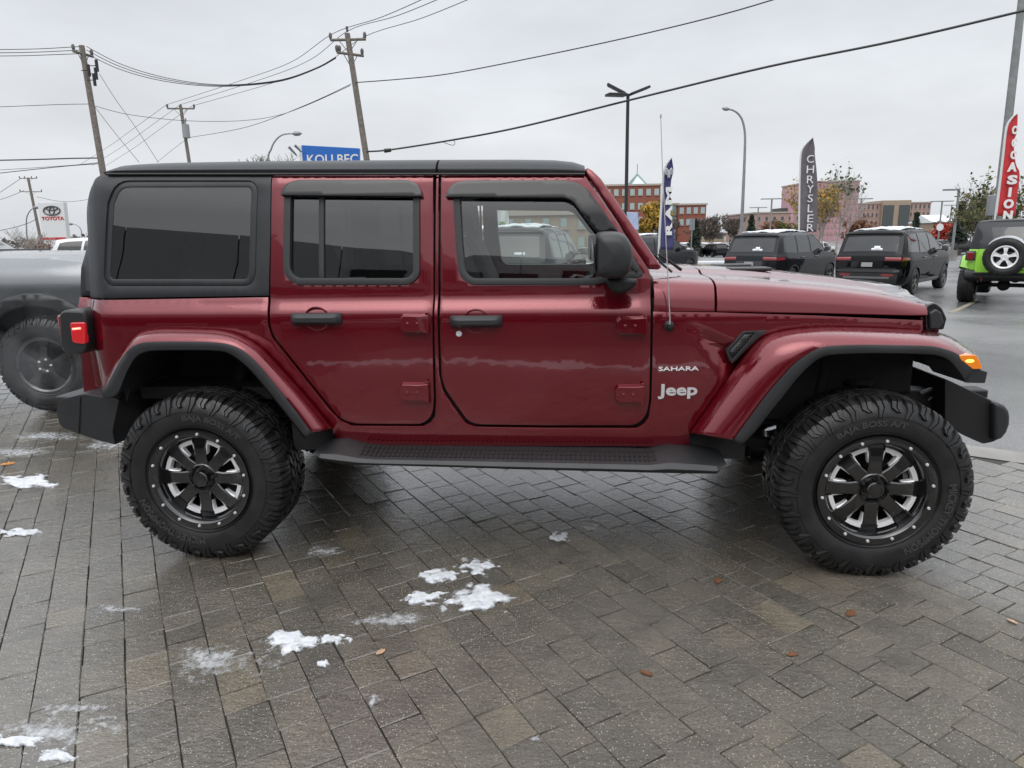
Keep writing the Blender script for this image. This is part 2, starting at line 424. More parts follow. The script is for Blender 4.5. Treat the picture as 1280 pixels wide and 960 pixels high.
def rim_alloy(parent, Rb=.224):
    """eight-spoke deep dish bead-lock style rim, outer face at y=0"""
    bm = bmesh.new()
    lathe(bm, [(.243, .016), (.246, .000), (.243, -.008), (.232, -.010), (.214, -.009), (.206, -.002), (.200, .012), (.196, .05), (.192, .105), (.196, .25), (.235, .27)], n=72)
    # spokes and hub
    for k in range(8):
        a = k*math.pi/4
        def P(r_, w_, y): 
            c, s = math.cos(a), math.sin(a); return Vector((r_*c-w_*s, y, r_*s+w_*c))
        secs = [(.055, .036, .030), (.10, .030, .026), (.15, .032, .030), (.198, .042, .042)]
        rows = []
        for r_, w_, y in secs: rows.append([P(r_, -w_, y+.03), P(r_, -w_*.92, y+.004), P(r_, -w_*.75, y), P(r_, w_*.75, y), P(r_, w_*.92, y+.004), P(r_, w_, y+.03)])
        grid_rows(bm, rows)
    lathe(bm, [(.196, .055), (.170, .052), (.165, .058), (.165, .08)], n=72)
    lathe(bm, [(.074, .07), (.074, .036), (.070, .030), (.062, .026), (.050, .038), (.036, .040), (.036, .030)], n=48)
    bmesh.ops.recalc_face_normals(bm, faces=bm.faces)
    rim = obj('rim', bm, MT['rim'], parent, 30)
    bm = bmesh.new()
    lathe(bm, [(.036, .045), (.036, .006), (.033, .002), (.018, .000), (.0, .000)], n=32)
    lathe(bm, [(.026, .0005), (.026, -.0015), (.023, -.0015), (.023, .0005)], n=32)
    fix(bm); obj('centre_cap', bm, MT['gloss_black'], rim, 30)
    # milled window accents: a bright L or U at the outer corner of each window
    rnd = random.Random(7)
    for k in range(8):
        a = (k+.5)*math.pi/4; bm = bmesh.new()
        def Q(r_, t, y): return Vector((r_*math.cos(a+t), y, r_*math.sin(a+t)))
        # outer arc piece
        rows = []
        for j in range(9):
            t = -.20+.40*j/8
            rows.append([Q(.187, t, .050), Q(.185, t*.98, .034), Q(.166, t*.92, .036), Q(.164, t*.90, .060)])
        grid_rows(bm, rows)
        for sg in (-1, 1):                                         # the two legs along the spokes
            rows = []
            for r_, t0, t1 in ((.170, .205, .165), (.14, .195, .16), (.116, .165, .135)):
                rows.append([Q(r_, sg*t0, .055), Q(r_, sg*t0*.99, .034), Q(r_, sg*t1, .037), Q(r_, sg*t1*.97, .060)])
            grid_rows(bm, rows)
        bmesh.ops.recalc_face_normals(bm, faces=bm.faces)
        obj('milled_accent', bm, MT['milled'], rim, 30)
    bolt = None
    for k in range(14):
        t = 2*math.pi*(k+.3)/14; p = (Rb*math.cos(t), -.010, Rb*math.sin(t))
        if bolt is None:
            bm = bmesh.new(); lathe(bm, [(.0068, .004), (.0068, -.003), (.0050, -.0065), (.0, -.007)], n=10); fix(bm)
            bolt = obj('bolt', bm, MT['bolt'], rim, 40); o = bolt
        else: o = bolt.copy(); COL.objects.link(o)
        o.location = p
    nut = None
    for k in range(5):
        t = 2*math.pi*(k+.1)/5; p = (.056*math.cos(t), .034, .056*math.sin(t))
        if nut is None:
            bm = bmesh.new(); lathe(bm, [(.0105, .006), (.0105, -.014), (.007, -.022), (0, -.023)], n=6); fix(bm)
            nut = obj('lug_nut', bm, MT['plastic_d'], rim, 30); o = nut
        else: o = nut.copy(); COL.objects.link(o)
        o.location = p
    bm = bmesh.new(); lathe(bm, [(.16, .15), (.16, .12), (.08, .12), (.08, .10), (.0, .10)], n=40); fix(bm)
    obj('brake_disc', bm, MT['rotor'], rim, 30)
    return rim
def rim_five(parent, m, rr=.232, accent=None):
    """five double-spoke wheel for the other cars"""
    bm = bmesh.new()
    lathe(bm, [(rr+.012, .016), (rr+.012, .000), (rr-.004, -.004), (rr-.02, .006), (rr-.028, .04), (rr-.03, .2), (rr, .26)], n=48)
    for k in range(5):
        a = k*2*math.pi/5+.3
        def P(r_, w_, y): return Vector((r_*math.cos(a)-w_*math.sin(a), y, r_*math.sin(a)+w_*math.cos(a)))
        rows = []
        for r_, w_, y in ((.04, .030, .018), (.11, .030, .012), (.17, .042, .012), (rr-.022, .062, .018)):
            rows.append([P(r_, -w_, y+.03), P(r_, -w_*.85, y), P(r_, -w_*.15, y+.004), P(r_, w_*.15, y+.004), P(r_, w_*.85, y), P(r_, w_, y+.03)])
        grid_rows(bm, rows)
    lathe(bm, [(.075, .05), (.072, .012), (.05, .006), (.034, .012), (.03, .004), (0, .004)], n=32)
    bmesh.ops.recalc_face_normals(bm, faces=bm.faces)
    rim = obj('rim', bm, m, parent, 30)
    nut = None
    for k in range(5):
        t = 2*math.pi*k/5; p = (.052*math.cos(t), .010, .052*math.sin(t))
        if nut is None:
            bm = bmesh.new(); lathe(bm, [(.010, .006), (.010, -.012), (.006, -.016), (0, -.016)], n=6); fix(bm)
            nut = obj('lug_nut', bm, MT['bolt'], rim, 30); o = nut
        else: o = nut.copy(); COL.objects.link(o)
        o.location = p
    bm = bmesh.new(); lathe(bm, [(rr-.03, .12), (.0, .12)], n=40); fix(bm)
    obj('brake_disc', bm, MT['liner'], rim, 30)
    return rim
TYRE = {}
def wheel(parent, loc, near, style='alloy', spin=0):
    e_ = bpy.data.objects.new('wheel', None); COL.objects.link(e_); e_.parent = parent; e_.location = loc
    e_.rotation_euler = (0, 0, 0 if near else math.pi)
    if 'mesh' not in TYRE:
        t = obj('tyre', tyre_bm(), MT['rubber'], e_, 25); TYRE['mesh'] = t.data
    else:
        t = bpy.data.objects.new('tyre', TYRE['mesh']); COL.objects.link(t); t.parent = e_
    t.rotation_euler = (0, spin, 0)
    if style == 'alloy': 
        r_ = rim_alloy_copy(e_)
    else: r_ = rim_five(e_, style)
    r_.rotation_euler = (0, 0, 0)
    return e_
_RA = {}
def rim_alloy_copy(parent):
    if 'r' not in _RA:
        _RA['r'] = rim_alloy(parent); return _RA['r']
    r_ = copy_tree(_RA['r'], parent); return r_
# ------------------------------------------------------------------ the red off-road vehicle, traced on its own side surface
def build_vehicle():
    root = thing('off_road_vehicle', ROOT, 'dark red four door off-road vehicle with black hard top and lifted mud tyres, parked on the pavers', 'car', -TH)
    red = MT['red']; pl = MT['plastic']
    flareA_r = [(129, 487), (140, 462), (154, 437), (163, 424), (176, 414.5), (199, 410.5), (235, 410.5), (270, 412), (290, 415.5), (304, 421), (318, 429), (331, 439), (360, 470), (390, 504), (416, 536)]
    flareD_r = [(128.5, 489), (136, 478), (148, 456), (159, 440), (170, 431.5), (186, 428), (230, 427.5), (268, 428.5), (288, 431.5), (304, 439), (322, 455), (345, 483), (368, 512), (389, 541)]
    flareE_r = [(128, 497), (146, 493), (158, 466), (168, 448), (177, 441), (192, 437.5), (230, 437), (266, 437.5), (284, 440), (298, 448), (315, 463), (337, 489), (360, 518), (383, 547)]
    flareA_f = [(862, 541), (880, 516), (909, 474), (925, 451), (940, 433), (955, 421), (976, 414), (1005, 410), (1035, 408.5), (1080, 409.5), (1125, 411.5), (1162, 414), (1187, 421), (1204, 431), (1219, 441)]
    flareD_f = [(917, 550), (938, 521), (958, 494), (976, 473), (993, 455), (1010, 443), (1021, 437), (1037, 433), (1080, 431.5), (1120, 432), (1162, 433), (1180, 436.5), (1194, 441.5), (1208, 450), (1219, 457)]
    flareE_f = [(927, 556), (944, 538), (962, 515), (979, 494), (998, 470), (1018, 451), (1030, 445), (1044, 442.5), (1080, 441), (1120, 441), (1160, 442), (1176, 444.5), (1188, 451), (1198, 463), (1207, 478)]
    # ---- body sides
    def side_poly():
        return ([(99.5, 371.5), (335.3, 371.5), (335.3, 408), (340.3, 422.5), (375, 466), (413, 513.5), (425, 525.5), (440, 532.6), (529, 533), (538, 528), (544, 520), (545.2, 500), (545.6, 218.5), (548.4, 218.5), (548.8, 468), (553.5, 488),
                 (566, 507), (582, 529), (594.5, 533.8), (680, 535), (796, 535.4), (805, 530), (811, 521), (814.2, 500), (815.2, 464), (816.2, 400), (816.2, 389.6), (894, 390.5), (1020, 394.5), (1153, 400.5), (1153, 413)]
                + [p for p in flareA_f[:12]][::-1] + [(862, 557.5), (640, 557.5), (430, 557.5), (416, 541)] + flareA_r[::-1] + [(117, 493), (105, 493), (101.5, 440)])
    def cove(x, z):                        # the sculpted recess that leads to the fender vent
        P = unpS(858, 400); Q = unpS(900, 462); V = unpS(925, 430)
        if x < P.x-.01 or x > V.x+.25: return 0
        # right of the line P-Q and below the line P-V
        a = ((x-P.x)*(Q.z-P.z)-(z-P.z)*(Q.x-P.x))/math.hypot(Q.x-P.x, Q.z-P.z)
        b = ((x-P.x)*(V.z-P.z)-(z-P.z)*(V.x-P.x))/math.hypot(V.x-P.x, V.z-P.z)
        d = min(-a, b)
        if d <= 0: return 0
        return -.03*min(1, d/.05)**1.3
    bs = None
    body = None
    for side in (-1, 1):
        o = side_panel('body_side', [side_poly()], red, root, side=side, zs=.018, warp=cove)
        if side < 0: body = o
    # ---- doors
    rd = rounded([(340.5, 219.5, 3), (541.3, 219.5, 2), (541.8, 360, 1), (542, 501, 8), (540.5, 519, 10), (528, 530, 12), (441, 529.6, 12), (424, 522, 8), (413, 508, 6), (342.5, 419.5, 8), (337.8, 406, 6), (338, 366, 1), (339, 300, 0)])
    rdw = rounded([(358, 240, 6), (521.5, 240, 6), (521.5, 344, 10), (511, 352.8, 6), (368, 352.8, 8), (356.5, 340, 8)])
    fd = rounded([(551.5, 219.5, 2), (731, 219.5, 4), (768, 273, 0), (811.2, 337.5, 4), (813.2, 346, 3), (813.2, 392, 0), (811.5, 500, 10), (808, 519, 10), (795, 531.5, 12), (680, 531.5, 0), (597, 530.4, 10), (585, 526, 6), (556.5, 486, 8), (551.6, 468, 6), (550.8, 360, 0)])
    fdw = rounded([(569, 236, 8), (712, 238, 10), (728, 250, 10), (796, 334, 3), (801.5, 343, 2), (757, 350.5, 6), (741, 353, 4), (588, 353, 10), (576, 342, 8), (572, 300, 0)])
    GZ0 = unpS(640, 226).z
    for side in (-1, 1):
        for nm, po, wo, hx, hinges, lock in (('rear', rd, rdw, (365, 428, 389.5, 407), ((501, 540, 391, 416), (501, 540, 476.5, 501.5)), None),
                                             ('front', fd, fdw, (563, 628, 392.5, 410), ((769, 811, 394, 418.5), (767, 808, 479, 503.5)), (574, 417))):
            d = side_panel('door', [po, wo], red, root, out=.004, side=side, zs=.014, th=.035, bevel=.004)
            # window rubber, glass, divider
            cx = sum(p[0] for p in wo)/len(wo); cy = sum(p[1] for p in wo)/len(wo)
            def shrink(po_, k): return inset(po_, k)
            ins = inset(wo, 5.2)
            side_panel('window_seal', [inset(wo, -2.8), ins], MT['gasket'], d, out=.014, th=.022, bevel=.003, side=side, zs=.012, xs=.03, es=.012)
            side_panel('window', [inset(wo, 4.2)], MT['g_tint'] if nm == 'rear' else MT['g_clear'], d, out=-.008, th=0, side=side, zs=.06)
            if nm == 'rear':
                side_panel('window_divider', [[(398.5, 240), (405, 240), (405, 350), (398.5, 350)]], MT['gasket'], d, out=.003, th=.012, bevel=.002, side=side, zs=.1)
                rg = rounded([(351.5, 244, 1), (353, 236, 4), (359, 228.5, 6), (372, 224.5, 6), (509, 224.5, 6), (520, 228, 6), (526, 236.5, 5), (527.8, 245.3, 1)])
                rgi = [(353, 244.2), (526.5, 244.8)]
            else:
                rg = rounded([(557, 246, 1), (560, 237, 4), (567, 229, 6), (580, 225.3, 6), (707, 225.3, 5), (722, 228, 8), (735, 237, 6), (772, 289, 1), (747, 290.5, 1), (741, 284, 4), (717, 251.5, 5), (706, 246.8, 3), (570, 246, 1)])
            o = side_panel('rain_guard', [rg], MT['smoke'], d, out=.030, th=.022, bevel=.003, side=side, zs=.012, xs=.02, es=.012, ang=60,
                           warp=lambda x, z: .12*max(-.02, min(.14, (GZ0-z))))
            # outline bead along the guard's upper edge
            pts = [unpS(u, v, .016) for u, v in (rg[:len(rg)] if nm == 'rear' else rg)]
            # handle: recess cup and grab bar
            x0, x1, v0, v1 = hx
            bm = bmesh.new()
            A = unpS(x0, (v0+v1)/2); B = unpS(x1, (v0+v1)/2); zc = A.z; zh = (unpS(x0, v0).z-unpS(x0, v1).z)/2
            n = 14; rows = []
            for i in range(n+1):
                t = i/n; x = A.x+(B.x-A.x)*t; e_ = min(1, math.sin(math.pi*min(max(t, .02), .98))*5)**.5
                y = -W(x, zc)-.004
                hgt = zh*.82*(.75+.25*e_); dep = .012+.030*min(1, math.sin(math.pi*t)*3)
                rows.append([Vector((x, y+.01, zc-hgt)), Vector((x, y-dep*.6, zc-hgt)), Vector((x, y-dep, zc-hgt*.5)), Vector((x, y-dep, zc+hgt*.35)), Vector((x, y-dep*.55, zc+hgt)), Vector((x, y+.01, zc+hgt))])
            vr = grid_rows(bm, rows); bm.faces.new(vr[0]); bm.faces.new(vr[-1][::-1])
            if side > 0:
                for v in bm.verts: v.co.y *= -1
            fix(bm); hd = obj('door_handle', bm, pl, d, 40, .003)
            bm = bmesh.new()                                        # finger cup behind the bar
            xm = (A.x+B.x)/2; y = -W(xm, zc)-.0045
            for k in range(24):
                pass
            ring = []
            for (rr, dy) in ((1.0, 0), (.92, -.001), (.80, .010), (0.0, .014)):
                ring.append([Vector((xm+.058*rr*math.cos(2*math.pi*k/28), y+dy-.0012, zc+zh*1.75*rr*math.sin(2*math.pi*k/28))) for k in range(28)])
            grid_rows(bm, ring, closed=True)
            if side > 0:
                for v in bm.verts: v.co.y *= -1
            fix(bm); obj('handle_cup', bm, red, d, 30)
            for (a, b, c, e_) in hinges:
                bm = bmesh.new(); p0 = unpS(a, e_); p1 = unpS(b, c); H_ = p1.z-p0.z
                L_ = p1.x-p0.x
                prof = [(p0.x+L_*.0, p0.z+H_*.22), (p0.x+L_*.10, p0.z+H_*.0), (p0.x+L_*.70, p0.z), (p0.x+L_*.86, p0.z-H_*.06), (p1.x-L_*.03, p0.z-H_*.06), (p1.x-L_*.03, p1.z+H_*.04), (p0.x+L_*.86, p1.z+H_*.02), (p0.x+L_*.66, p1.z-H_*.02), (p0.x+L_*.10, p1.z), (p0.x, p1.z-H_*.22)]
                yb = lambda q: -W(q[0], q[1])
                prism(bm, prof, lambda q: Vector((q[0], yb(q)+.004, q[1])), lambda q: Vector((p0.x+L_*.5+(q[0]-p0.x-L_*.5)*.9, yb(q)-.036, (p0.z+p1.z)/2+(q[1]-(p0.z+p1.z)/2)*.78)))
                for tx in (.28, .58):
                    lathe(bm, [(.0075, .004), (.0075, -.004), (.005, -.006), (0, -.006)], (p0.x+L_*tx, -W(p0.x+L_*tx, (p0.z+p1.z)/2)-.034, (p0.z+p1.z)/2), 10)
                # hinge barrel
                xb = p1.x-L_*.12; tube(bm, [(xb, yb((xb, p0.z))-.026, p0.z-H_*.08), (xb, yb((xb, p1.z))-.026, p1.z+H_*.06)], .0085, 10)
                if side > 0:
                    for v in bm.verts: v.co.y *= -1
                fix(bm); hg = obj('hinge', bm, red, d, 35, .004, 2)
            if lock and side < 0:
                p = unpS(*lock); bm = bmesh.new(); y = -W(p.x, p.z)-.004
                lathe(bm, [(.0135, .004), (.0135, -.003), (.0115, -.005), (.004, -.005), (.003, -.003), (0, -.003)], (p.x, y, p.z), 20); fix(bm)
                obj('door_lock', bm, MT['bolt'], d, 30)
    # ---- red windscreen frame (A pillar), header, glass
    ap = [(733, 208), (741, 212.5), (751, 222.5), (770, 250), (800, 294), (827.5, 334), (823, 336.5), (810.8, 335.5), (770, 272), (734.5, 219.5), (731.5, 214)]
    for side in (-1, 1): side_panel('windscreen_pillar', [ap], red, root, out=.006, th=.05, bevel=.008, side=side, zs=.03)
    a = unpS(741, 213); b = unpS(826, 334)
    bm = bmesh.new(); rows = []
    for i in range(9):
        t = i/8; x = a.x+(b.x-a.x)*t-.02; z = a.z+(b.z-a.z)*t; h = W(x, z)-.03
        rows.append([Vector((x+.03*(1-(s/6)**2), h*s/6, z+.01*(1-(s/6)**2))) for s in range(-6, 7)])
    grid_rows(bm, rows); fix(bm); obj('windscreen', bm, MT['g_clear'], root, 40)
    bm = bmesh.new(); a2 = unpS(731, 210)
    prism(bm, [(a2.x-.05, a2.z-.03), (a2.x-.04, a2.z+.005), (a2.x+.03, a2.z-.005), (a2.x+.07, a2.z-.05), (a2.x+.04, a2.z-.07)], lambda q: Vector((q[0], -.66, q[1])), lambda q: Vector((q[0], .66, q[1])))
    fix(bm); obj('windscreen_header', bm, red, root, 40, .008)
    # small black sail triangle at the mirror foot
    for side in (-1, 1):
        side_panel('mirror_sail', [[(786, 309), (802.5, 339.5), (800, 344), (758, 350), (752, 340), (770, 310)]], MT['gasket'], root, out=.006, th=.02, bevel=.003, side=side)
    # ---- hard top
    qt = rounded([(131, 216.5, 4), (340, 216.8, 1), (337.8, 300, 0), (336, 369.5, 1), (100.5, 369.5, 1), (101.3, 335, 0), (106.5, 272, 0), (118, 223, 6)])
    qw = rounded([(150, 232.5, 14), (313, 232.5, 12), (315.5, 240, 0), (312.5, 340, 0), (310, 350.5, 14), (136, 350.5, 14), (136.5, 335, 0), (141, 255, 0)])
    for side in (-1, 1):
        q = side_panel('hard_top_side', [qt, inset(qw, -7)], MT['hardtop'], root, out=.006, th=.03, bevel=.006, side=side, zs=.025)
        side_panel('window_recess', [inset(qw, -6.8), inset(qw, 1.5)], MT['hardtop'], q, out=-.001, th=.012, bevel=.003, side=side, zs=.03,
                   warp=None)
        side_panel('quarter_window', [inset(qw, -.5)], MT['g_tint'], q, out=-.004, th=0, side=side, zs=.06)
    # roof shell: two pieces, cross-section lofted along x
    top = [(128.5, 216), (131, 211), (143, 207), (170, 204.6), (208, 203), (300, 201.3), (420, 200.2), (545, 199.4), (640, 199.2), (692, 200), (717, 202.6), (731, 207.5)]
    drip_z = lambda x: None
    def roof(name, u0, u1, k0, k1):
        us = [u0+(u1-u0)*i/24 for i in range(25)]; rows = []
        for u in us:
            for (ua, va), (ub, vb) in zip(top, top[1:]):
                if ua <= u <= ub: v = va+(vb-va)*(u-ua)/(ub-ua); break
            t_ = unp(u, v, -.60); d_ = unpS(u, 216.2, .012)
            x = d_.x; zt = t_.z; zd = d_.z; yd = d_.y
            if zt < zd+.006: zt = zd+.006
            half = [(yd+.03, zd-.004), (yd, zd), (yd-.004, zd+(zt-zd)*.25), (yd+.008, zd+(zt-zd)*.5), (yd+.03, zd+(zt-zd)*.75), (yd+.065, zd+(zt-zd)*.93), (yd+.11, zt), (yd+.25, zt+.010), (yd+.45, zt+.016), (0, zt+.018)]
            rows.append([Vector((x, y, z)) for y, z in half]+[Vector((x, -y, z)) for y, z in half[-2::-1]])
        bm = bmesh.new(); vr = grid_rows(bm, rows)
        bm.faces.new(vr[0]); bm.faces.new(vr[-1][::-1])
        fix(bm); return obj(name, bm, MT['hardtop'], root, 40, .004)
    rr_ = roof('roof_panel', 129, 544.8, 0, 0); roof('roof_panel', 547, 731, 0, 0)
    bm = bmesh.new(); p0 = unpS(138, 218, .016); p1 = unpS(731, 218.6, .014)     # drip rail: a dark groove line with a lip
    N_ = 30; L_ = [unpS(133+(731-133)*i/N_, 217.6, .016) for i in range(N_+1)]
    for s in (1, -1): bm = bmesh.new(); tube(bm, [Vector((p.x, s*p.y, p.z)) for p in L_], .006, 8); fix(bm); obj('drip_rail', bm, MT['plastic_d'], rr_, 40)
    # ---- rear: tub panel, tailgate glass, spare wheel
    ztop = unpS(131, 216).z; zb = unpS(100, 370).z; xb = unpS(100.5, 369).x; xt = unpS(128, 216).x
    bm = bmesh.new(); rows = []
    for i in range(11):
        t = i/10; z = zb+(ztop-zb)*t; x = xb+(xt-xb)*t**1.6
        rows.append([Vector((x-.035*(1-abs(s/6)**3)+.004, W(x, z)*s/6*.985, z)) for s in range(-6, 7)])
    grid_rows(bm, rows); fix(bm); rb = obj('hard_top_rear', bm, MT['hardtop'], root, 40)
    bm = bmesh.new(); rows2 = [[Vector((p.x-.012, p.y*.74, p.z)) for p in r_] for r_ in rows[1:9]]
    grid_rows(bm, rows2); fix(bm); obj('rear_window', bm, MT['gloss_black'], rb, 40)
    bm = bmesh.new(); rows = []
    zl = unpS(105, 493).z; xl = unpS(105, 493).x
    for i in range(11):
        t = i/10; z = zl+(zb-zl)*t; x = xl+(xb-xl)*t
        rows.append([Vector((x-.035*(1-abs(s/6)**4)+.004, W(x, z)*s/6*.99, z)) for s in range(-6, 7)])
    grid_rows(bm, rows); fix(bm); tgp = obj('rear_panel', bm, red, root, 40)
    bm = bmesh.new(); rows2 = [[Vector((p.x-.018, p.y*.70, p.z)) for p in r_] for r_ in rows[1:11]]
    grid_rows(bm, rows2); fix(bm)
    o = obj('tailgate', bm, red, root, 40); s_ = o.modifiers.new('solid', 'SOLIDIFY'); s_.thickness = .02
    sp = bpy.data.objects.new('spare_wheel', None); COL.objects.link(sp); sp.parent = root
    sp.location = (xb-.36, .06, 1.06); sp.rotation_euler = (0, 0, -math.pi/2)
    t = obj('tyre', tyre_bm(), MT['rubber'], sp, 25); TYRE['mesh'] = t.data
    rim_five(sp, MT['steel'])
    bm = bmesh.new(); box(bm, xb-.30, xb-.02, -.12, .22, .95, 1.17); fix(bm); obj('spare_carrier', bm, MT['plastic_d'], root, 40, .02)
    # ---- tail lamps
    for side in (-1, 1):
        po = rounded([(76, 391, 4), (83, 387, 4), (107, 388, 4), (109.8, 397, 4), (109.8, 437, 4), (104, 442.5, 4), (83, 440.8, 4), (77.5, 431, 4)])
        P = [unp(u, v, -.80) for u, v in po]; bm = bmesh.new()
        prism(bm, P, lambda p: Vector((p.x, side*.815, p.z)), lambda p: Vector((p.x, side*.62, p.z))); fix(bm)
        tl = obj('tail_lamp', bm, pl, root, 40, .012, 3)
        po = rounded([(91, 402.5, 3), (109.5, 402, 3), (110, 429.5, 3), (94, 428, 5)])
        P = [unp(u, v, -.80) for u, v in po]; bm = bmesh.new()
        prism(bm, P, lambda p: Vector((p.x, side*.822, p.z)), lambda p: Vector((p.x, side*.79, p.z))); fix(bm)
        ln = obj('lens', bm, MT['lens_red'], tl, 40, .006, 3)
        a = unp(95, 410.5, -.80); c = unp(105, 409.5, -.80); bm = bmesh.new()
        tube(bm, [(a.x, side*.821, a.z), (c.x, side*.821, c.z)], .005, 8); fix(bm); obj('filament', bm, MT['lens_glow'], tl, 40)
        bm = bmesh.new(); a0 = min(p.x for p in P)-.085; zc = sum(p.z for p in P)/len(P)             # rear-facing lens
        box(bm, a0-.008, a0+.03, side*.66, side*.78, zc-.08, zc+.08); fix(bm); obj('lens', bm, MT['lens_red_off'], tl, 40, .01)
    # ---- bumpers
    rbp = rounded([(71.5, 504, 3), (78, 498.5, 3), (104, 492.5, 3), (149, 499, 3), (142, 531, 3), (140.6, 541, 1), (144, 556, 1), (137, 554, 2), (120, 550, 6), (75.5, 534, 6), (72, 522, 3)], 3)
    px_prism('rear_bumper', rbp, -.79, .79, pl, root, .032, 4)
    for side in (-1, 1):                                     # seam between the bumper's centre and its corner wrap, and the rubber pad on top
        q = unp(100, 493, -.79); q2 = unp(99, 543, -.79); bm = bmesh.new(); tube(bm, [(q.x, side*.793, q.z-.012), (q2.x, side*.793, q2.z+.004)], .0035, 6); fix(bm); obj('bumper_seam', bm, MT['liner'], root, 40)
    q = unp(86, 497, -.6); bm = bmesh.new(); box(bm, q.x-.06, q.x+.10, -.62, .62, q.z-.004, q.z+.010); fix(bm); obj('bumper_pad', bm, MT['gasket'], root, 40, .006)
    for y in (-.45, .45): bm = bmesh.new(); tube(bm, [(xb-.1, y, .62), (xb-.16, y, .58), (xb-.1, y, .54)], .014, 8); fix(bm); obj('tow_hook', bm, MT['lens_red_off'], root, 40)
    fbp = rounded([(1181, 473), (1196, 480), (1243, 502.5), (1255, 508, 4), (1258, 518, 4), (1257, 536, 4), (1252, 546, 4), (1243, 552, 4), (1229, 555, 3), (1204, 544), (1181, 528)], 3)
    fb = px_prism('front_bumper', fbp, -.62, .62, MT['plastic_d'], root, .012, 3)
    ebp = [(1243, 503), (1251, 504.5), (1258, 508), (1262.5, 514), (1264, 521), (1263.5, 531), (1260, 541), (1253.5, 549), (1243, 553)]
    px_prism('bumper_end', ebp, -.66, .66, pl, fb, .038, 5)
    p = unp(1185, 500, -.45)
    for s in (-.45, .45): bm = bmesh.new(); box(bm, p.x-.35, p.x+.15, s-.05, s+.05, p.z-.06, p.z+.06); fix(bm); obj('frame_horn', bm, MT['plastic_d'], root, 40, .008)
    bm = bmesh.new()
    tube(bm, [unp(1150, 492, -.5), unp(1166, 486, -.5), (unp(1180, 480, -.5)), unp(1190, 488, -.5)], .012, 8)
    tube(bm, [unp(1160, 500, -.5), unp(1172, 492, -.5), unp(1184, 490, -.5), unp(1194, 500, -.5)], .009, 8); fix(bm); obj('brake_hose', bm, MT['steel'], root, 40)
    # ---- flares, black trim and arch liners
    for (A, D, E, tip) in ((flareA_r, flareD_r, flareE_r, None), (flareA_f, flareD_f, flareE_f, 1)):
        N = 70
        a_ = [unpS(u, v, -.004) for u, v in resample([Vector(p) for p in A], N)]
        Dp = resample([Vector(p) for p in D], N); Ap = resample([Vector(p) for p in A], N); Ep = resample([Vector(p) for p in E], N)
        def row(t, y, bp=Ap, cp=Dp): return [unp(*(bp[i].lerp(cp[i], t)), y) for i in range(N)]
        front = tip is not None
        yb = [p.y for p in a_]
        def lift(t, frac):                      # y between the body and the rim of the flare
            return [unp(*(Ap[i].lerp(Dp[i], t)), yb[i]+(-.925-yb[i])*frac) for i in range(N)]
        rows = [a_, lift(.04, .18), lift(.12, .42), lift(.28, .66), lift(.52, .86), lift(.82, .97), lift(.97, 1.0), lift(1.0, .985)]
        tr = [lift(1.0, .96), row(.06, -.936, Dp, Ep), row(.5, -.940, Dp, Ep), row(.92, -.936, Dp, Ep), row(1, -.925, Dp, Ep), row(1, -.88, Dp, Ep)]
        ctr = Vector((WB if front else -WB, 0, RT+.05))
        li = [[Vector((p.x, -.90, p.z)) for p in tr[-1]], [Vector((p.x*1.0, -.80, p.z+.01)) for p in tr[-1]], [Vector((p.x, -.40, p.z+.01)) for p in tr[-1]]]
        for side in (-1, 1):
            sg = lambda rws: [[Vector((p.x, p.y*(-side), p.z)) for p in r_] for r_ in rws]
            bm = bmesh.new(); grid_rows(bm, sg(rows)); fix(bm); 
            fl = obj('fender_flare', bm, red, root, 50); s_ = fl.modifiers.new('solid', 'SOLIDIFY'); s_.thickness = .006; s_.offset = 0
            bm = bmesh.new(); grid_rows(bm, sg(tr)); fix(bm); tm = obj('flare_trim', bm, pl, fl, 50); s_ = tm.modifiers.new('solid', 'SOLIDIFY'); s_.thickness = .008; s_.offset = 0
            bm = bmesh.new(); vr = grid_rows(bm, sg(li)); bm.faces.new(vr[-1]); fix(bm); obj('arch_liner', bm, MT['liner'], root, 40)
            if front:                           # corner trim and side lamp
                tp = rounded([(1191, 441, 2), (1219, 455, 1), (1226, 462, 1), (1234.5, 465, 1), (1231.5, 479, 2), (1208, 478.5, 2), (1198, 465, 3), (1187, 451, 3)])
                P = [unp(u, v, -.93) for u, v in tp]; bm = bmesh.new()
                prism(bm, P, lambda p: Vector((p.x, side*.932, p.z)), lambda p: Vector((p.x-.02, side*.70, p.z))); fix(bm); obj('flare_corner', bm, pl, fl, 40, .006)
                tp = rounded([(1197.5, 444, 3), (1219, 443.2, 3), (1224, 451, 3), (1227.5, 461, 3), (1210, 461.3, 4), (1202, 455, 4)])
                P = [unp(u, v, -.935) for u, v in tp]; bm = bmesh.new()
                prism(bm, P, lambda p: Vector((p.x, side*.941, p.z)), lambda p: Vector((p.x, side*.84, p.z))); fix(bm); sl_ = obj('side_lamp', bm, MT['amber'], root, 40, .006, 3)
                q = unp(1213, 451.5, -.945); bm = bmesh.new(); bmesh.ops.create_uvsphere(bm, u_segments=12, v_segments=8, radius=.008, matrix=Matrix.Translation((q.x, side*.940, q.z)) @ Matrix.Diagonal((2.2, .6, .8, 1))); obj('filament', bm, MT['amber_glow'], sl_, 60)
    # ---- hood and cowl
    xs_c0 = unpS(816, 388).x; xs_c1 = unpS(893.3, 389).x; xs_h0 = unpS(895.8, 389).x; xs_h1 = unpS(1154, 398.5).x
    seam = [(816, 387.6), (893, 388.2), (1020, 392), (1154, 397.3)]
    edge = [(816, 349), (893, 352.5), (960, 355), (1040, 361), (1100, 367.5), (1154, 378)]
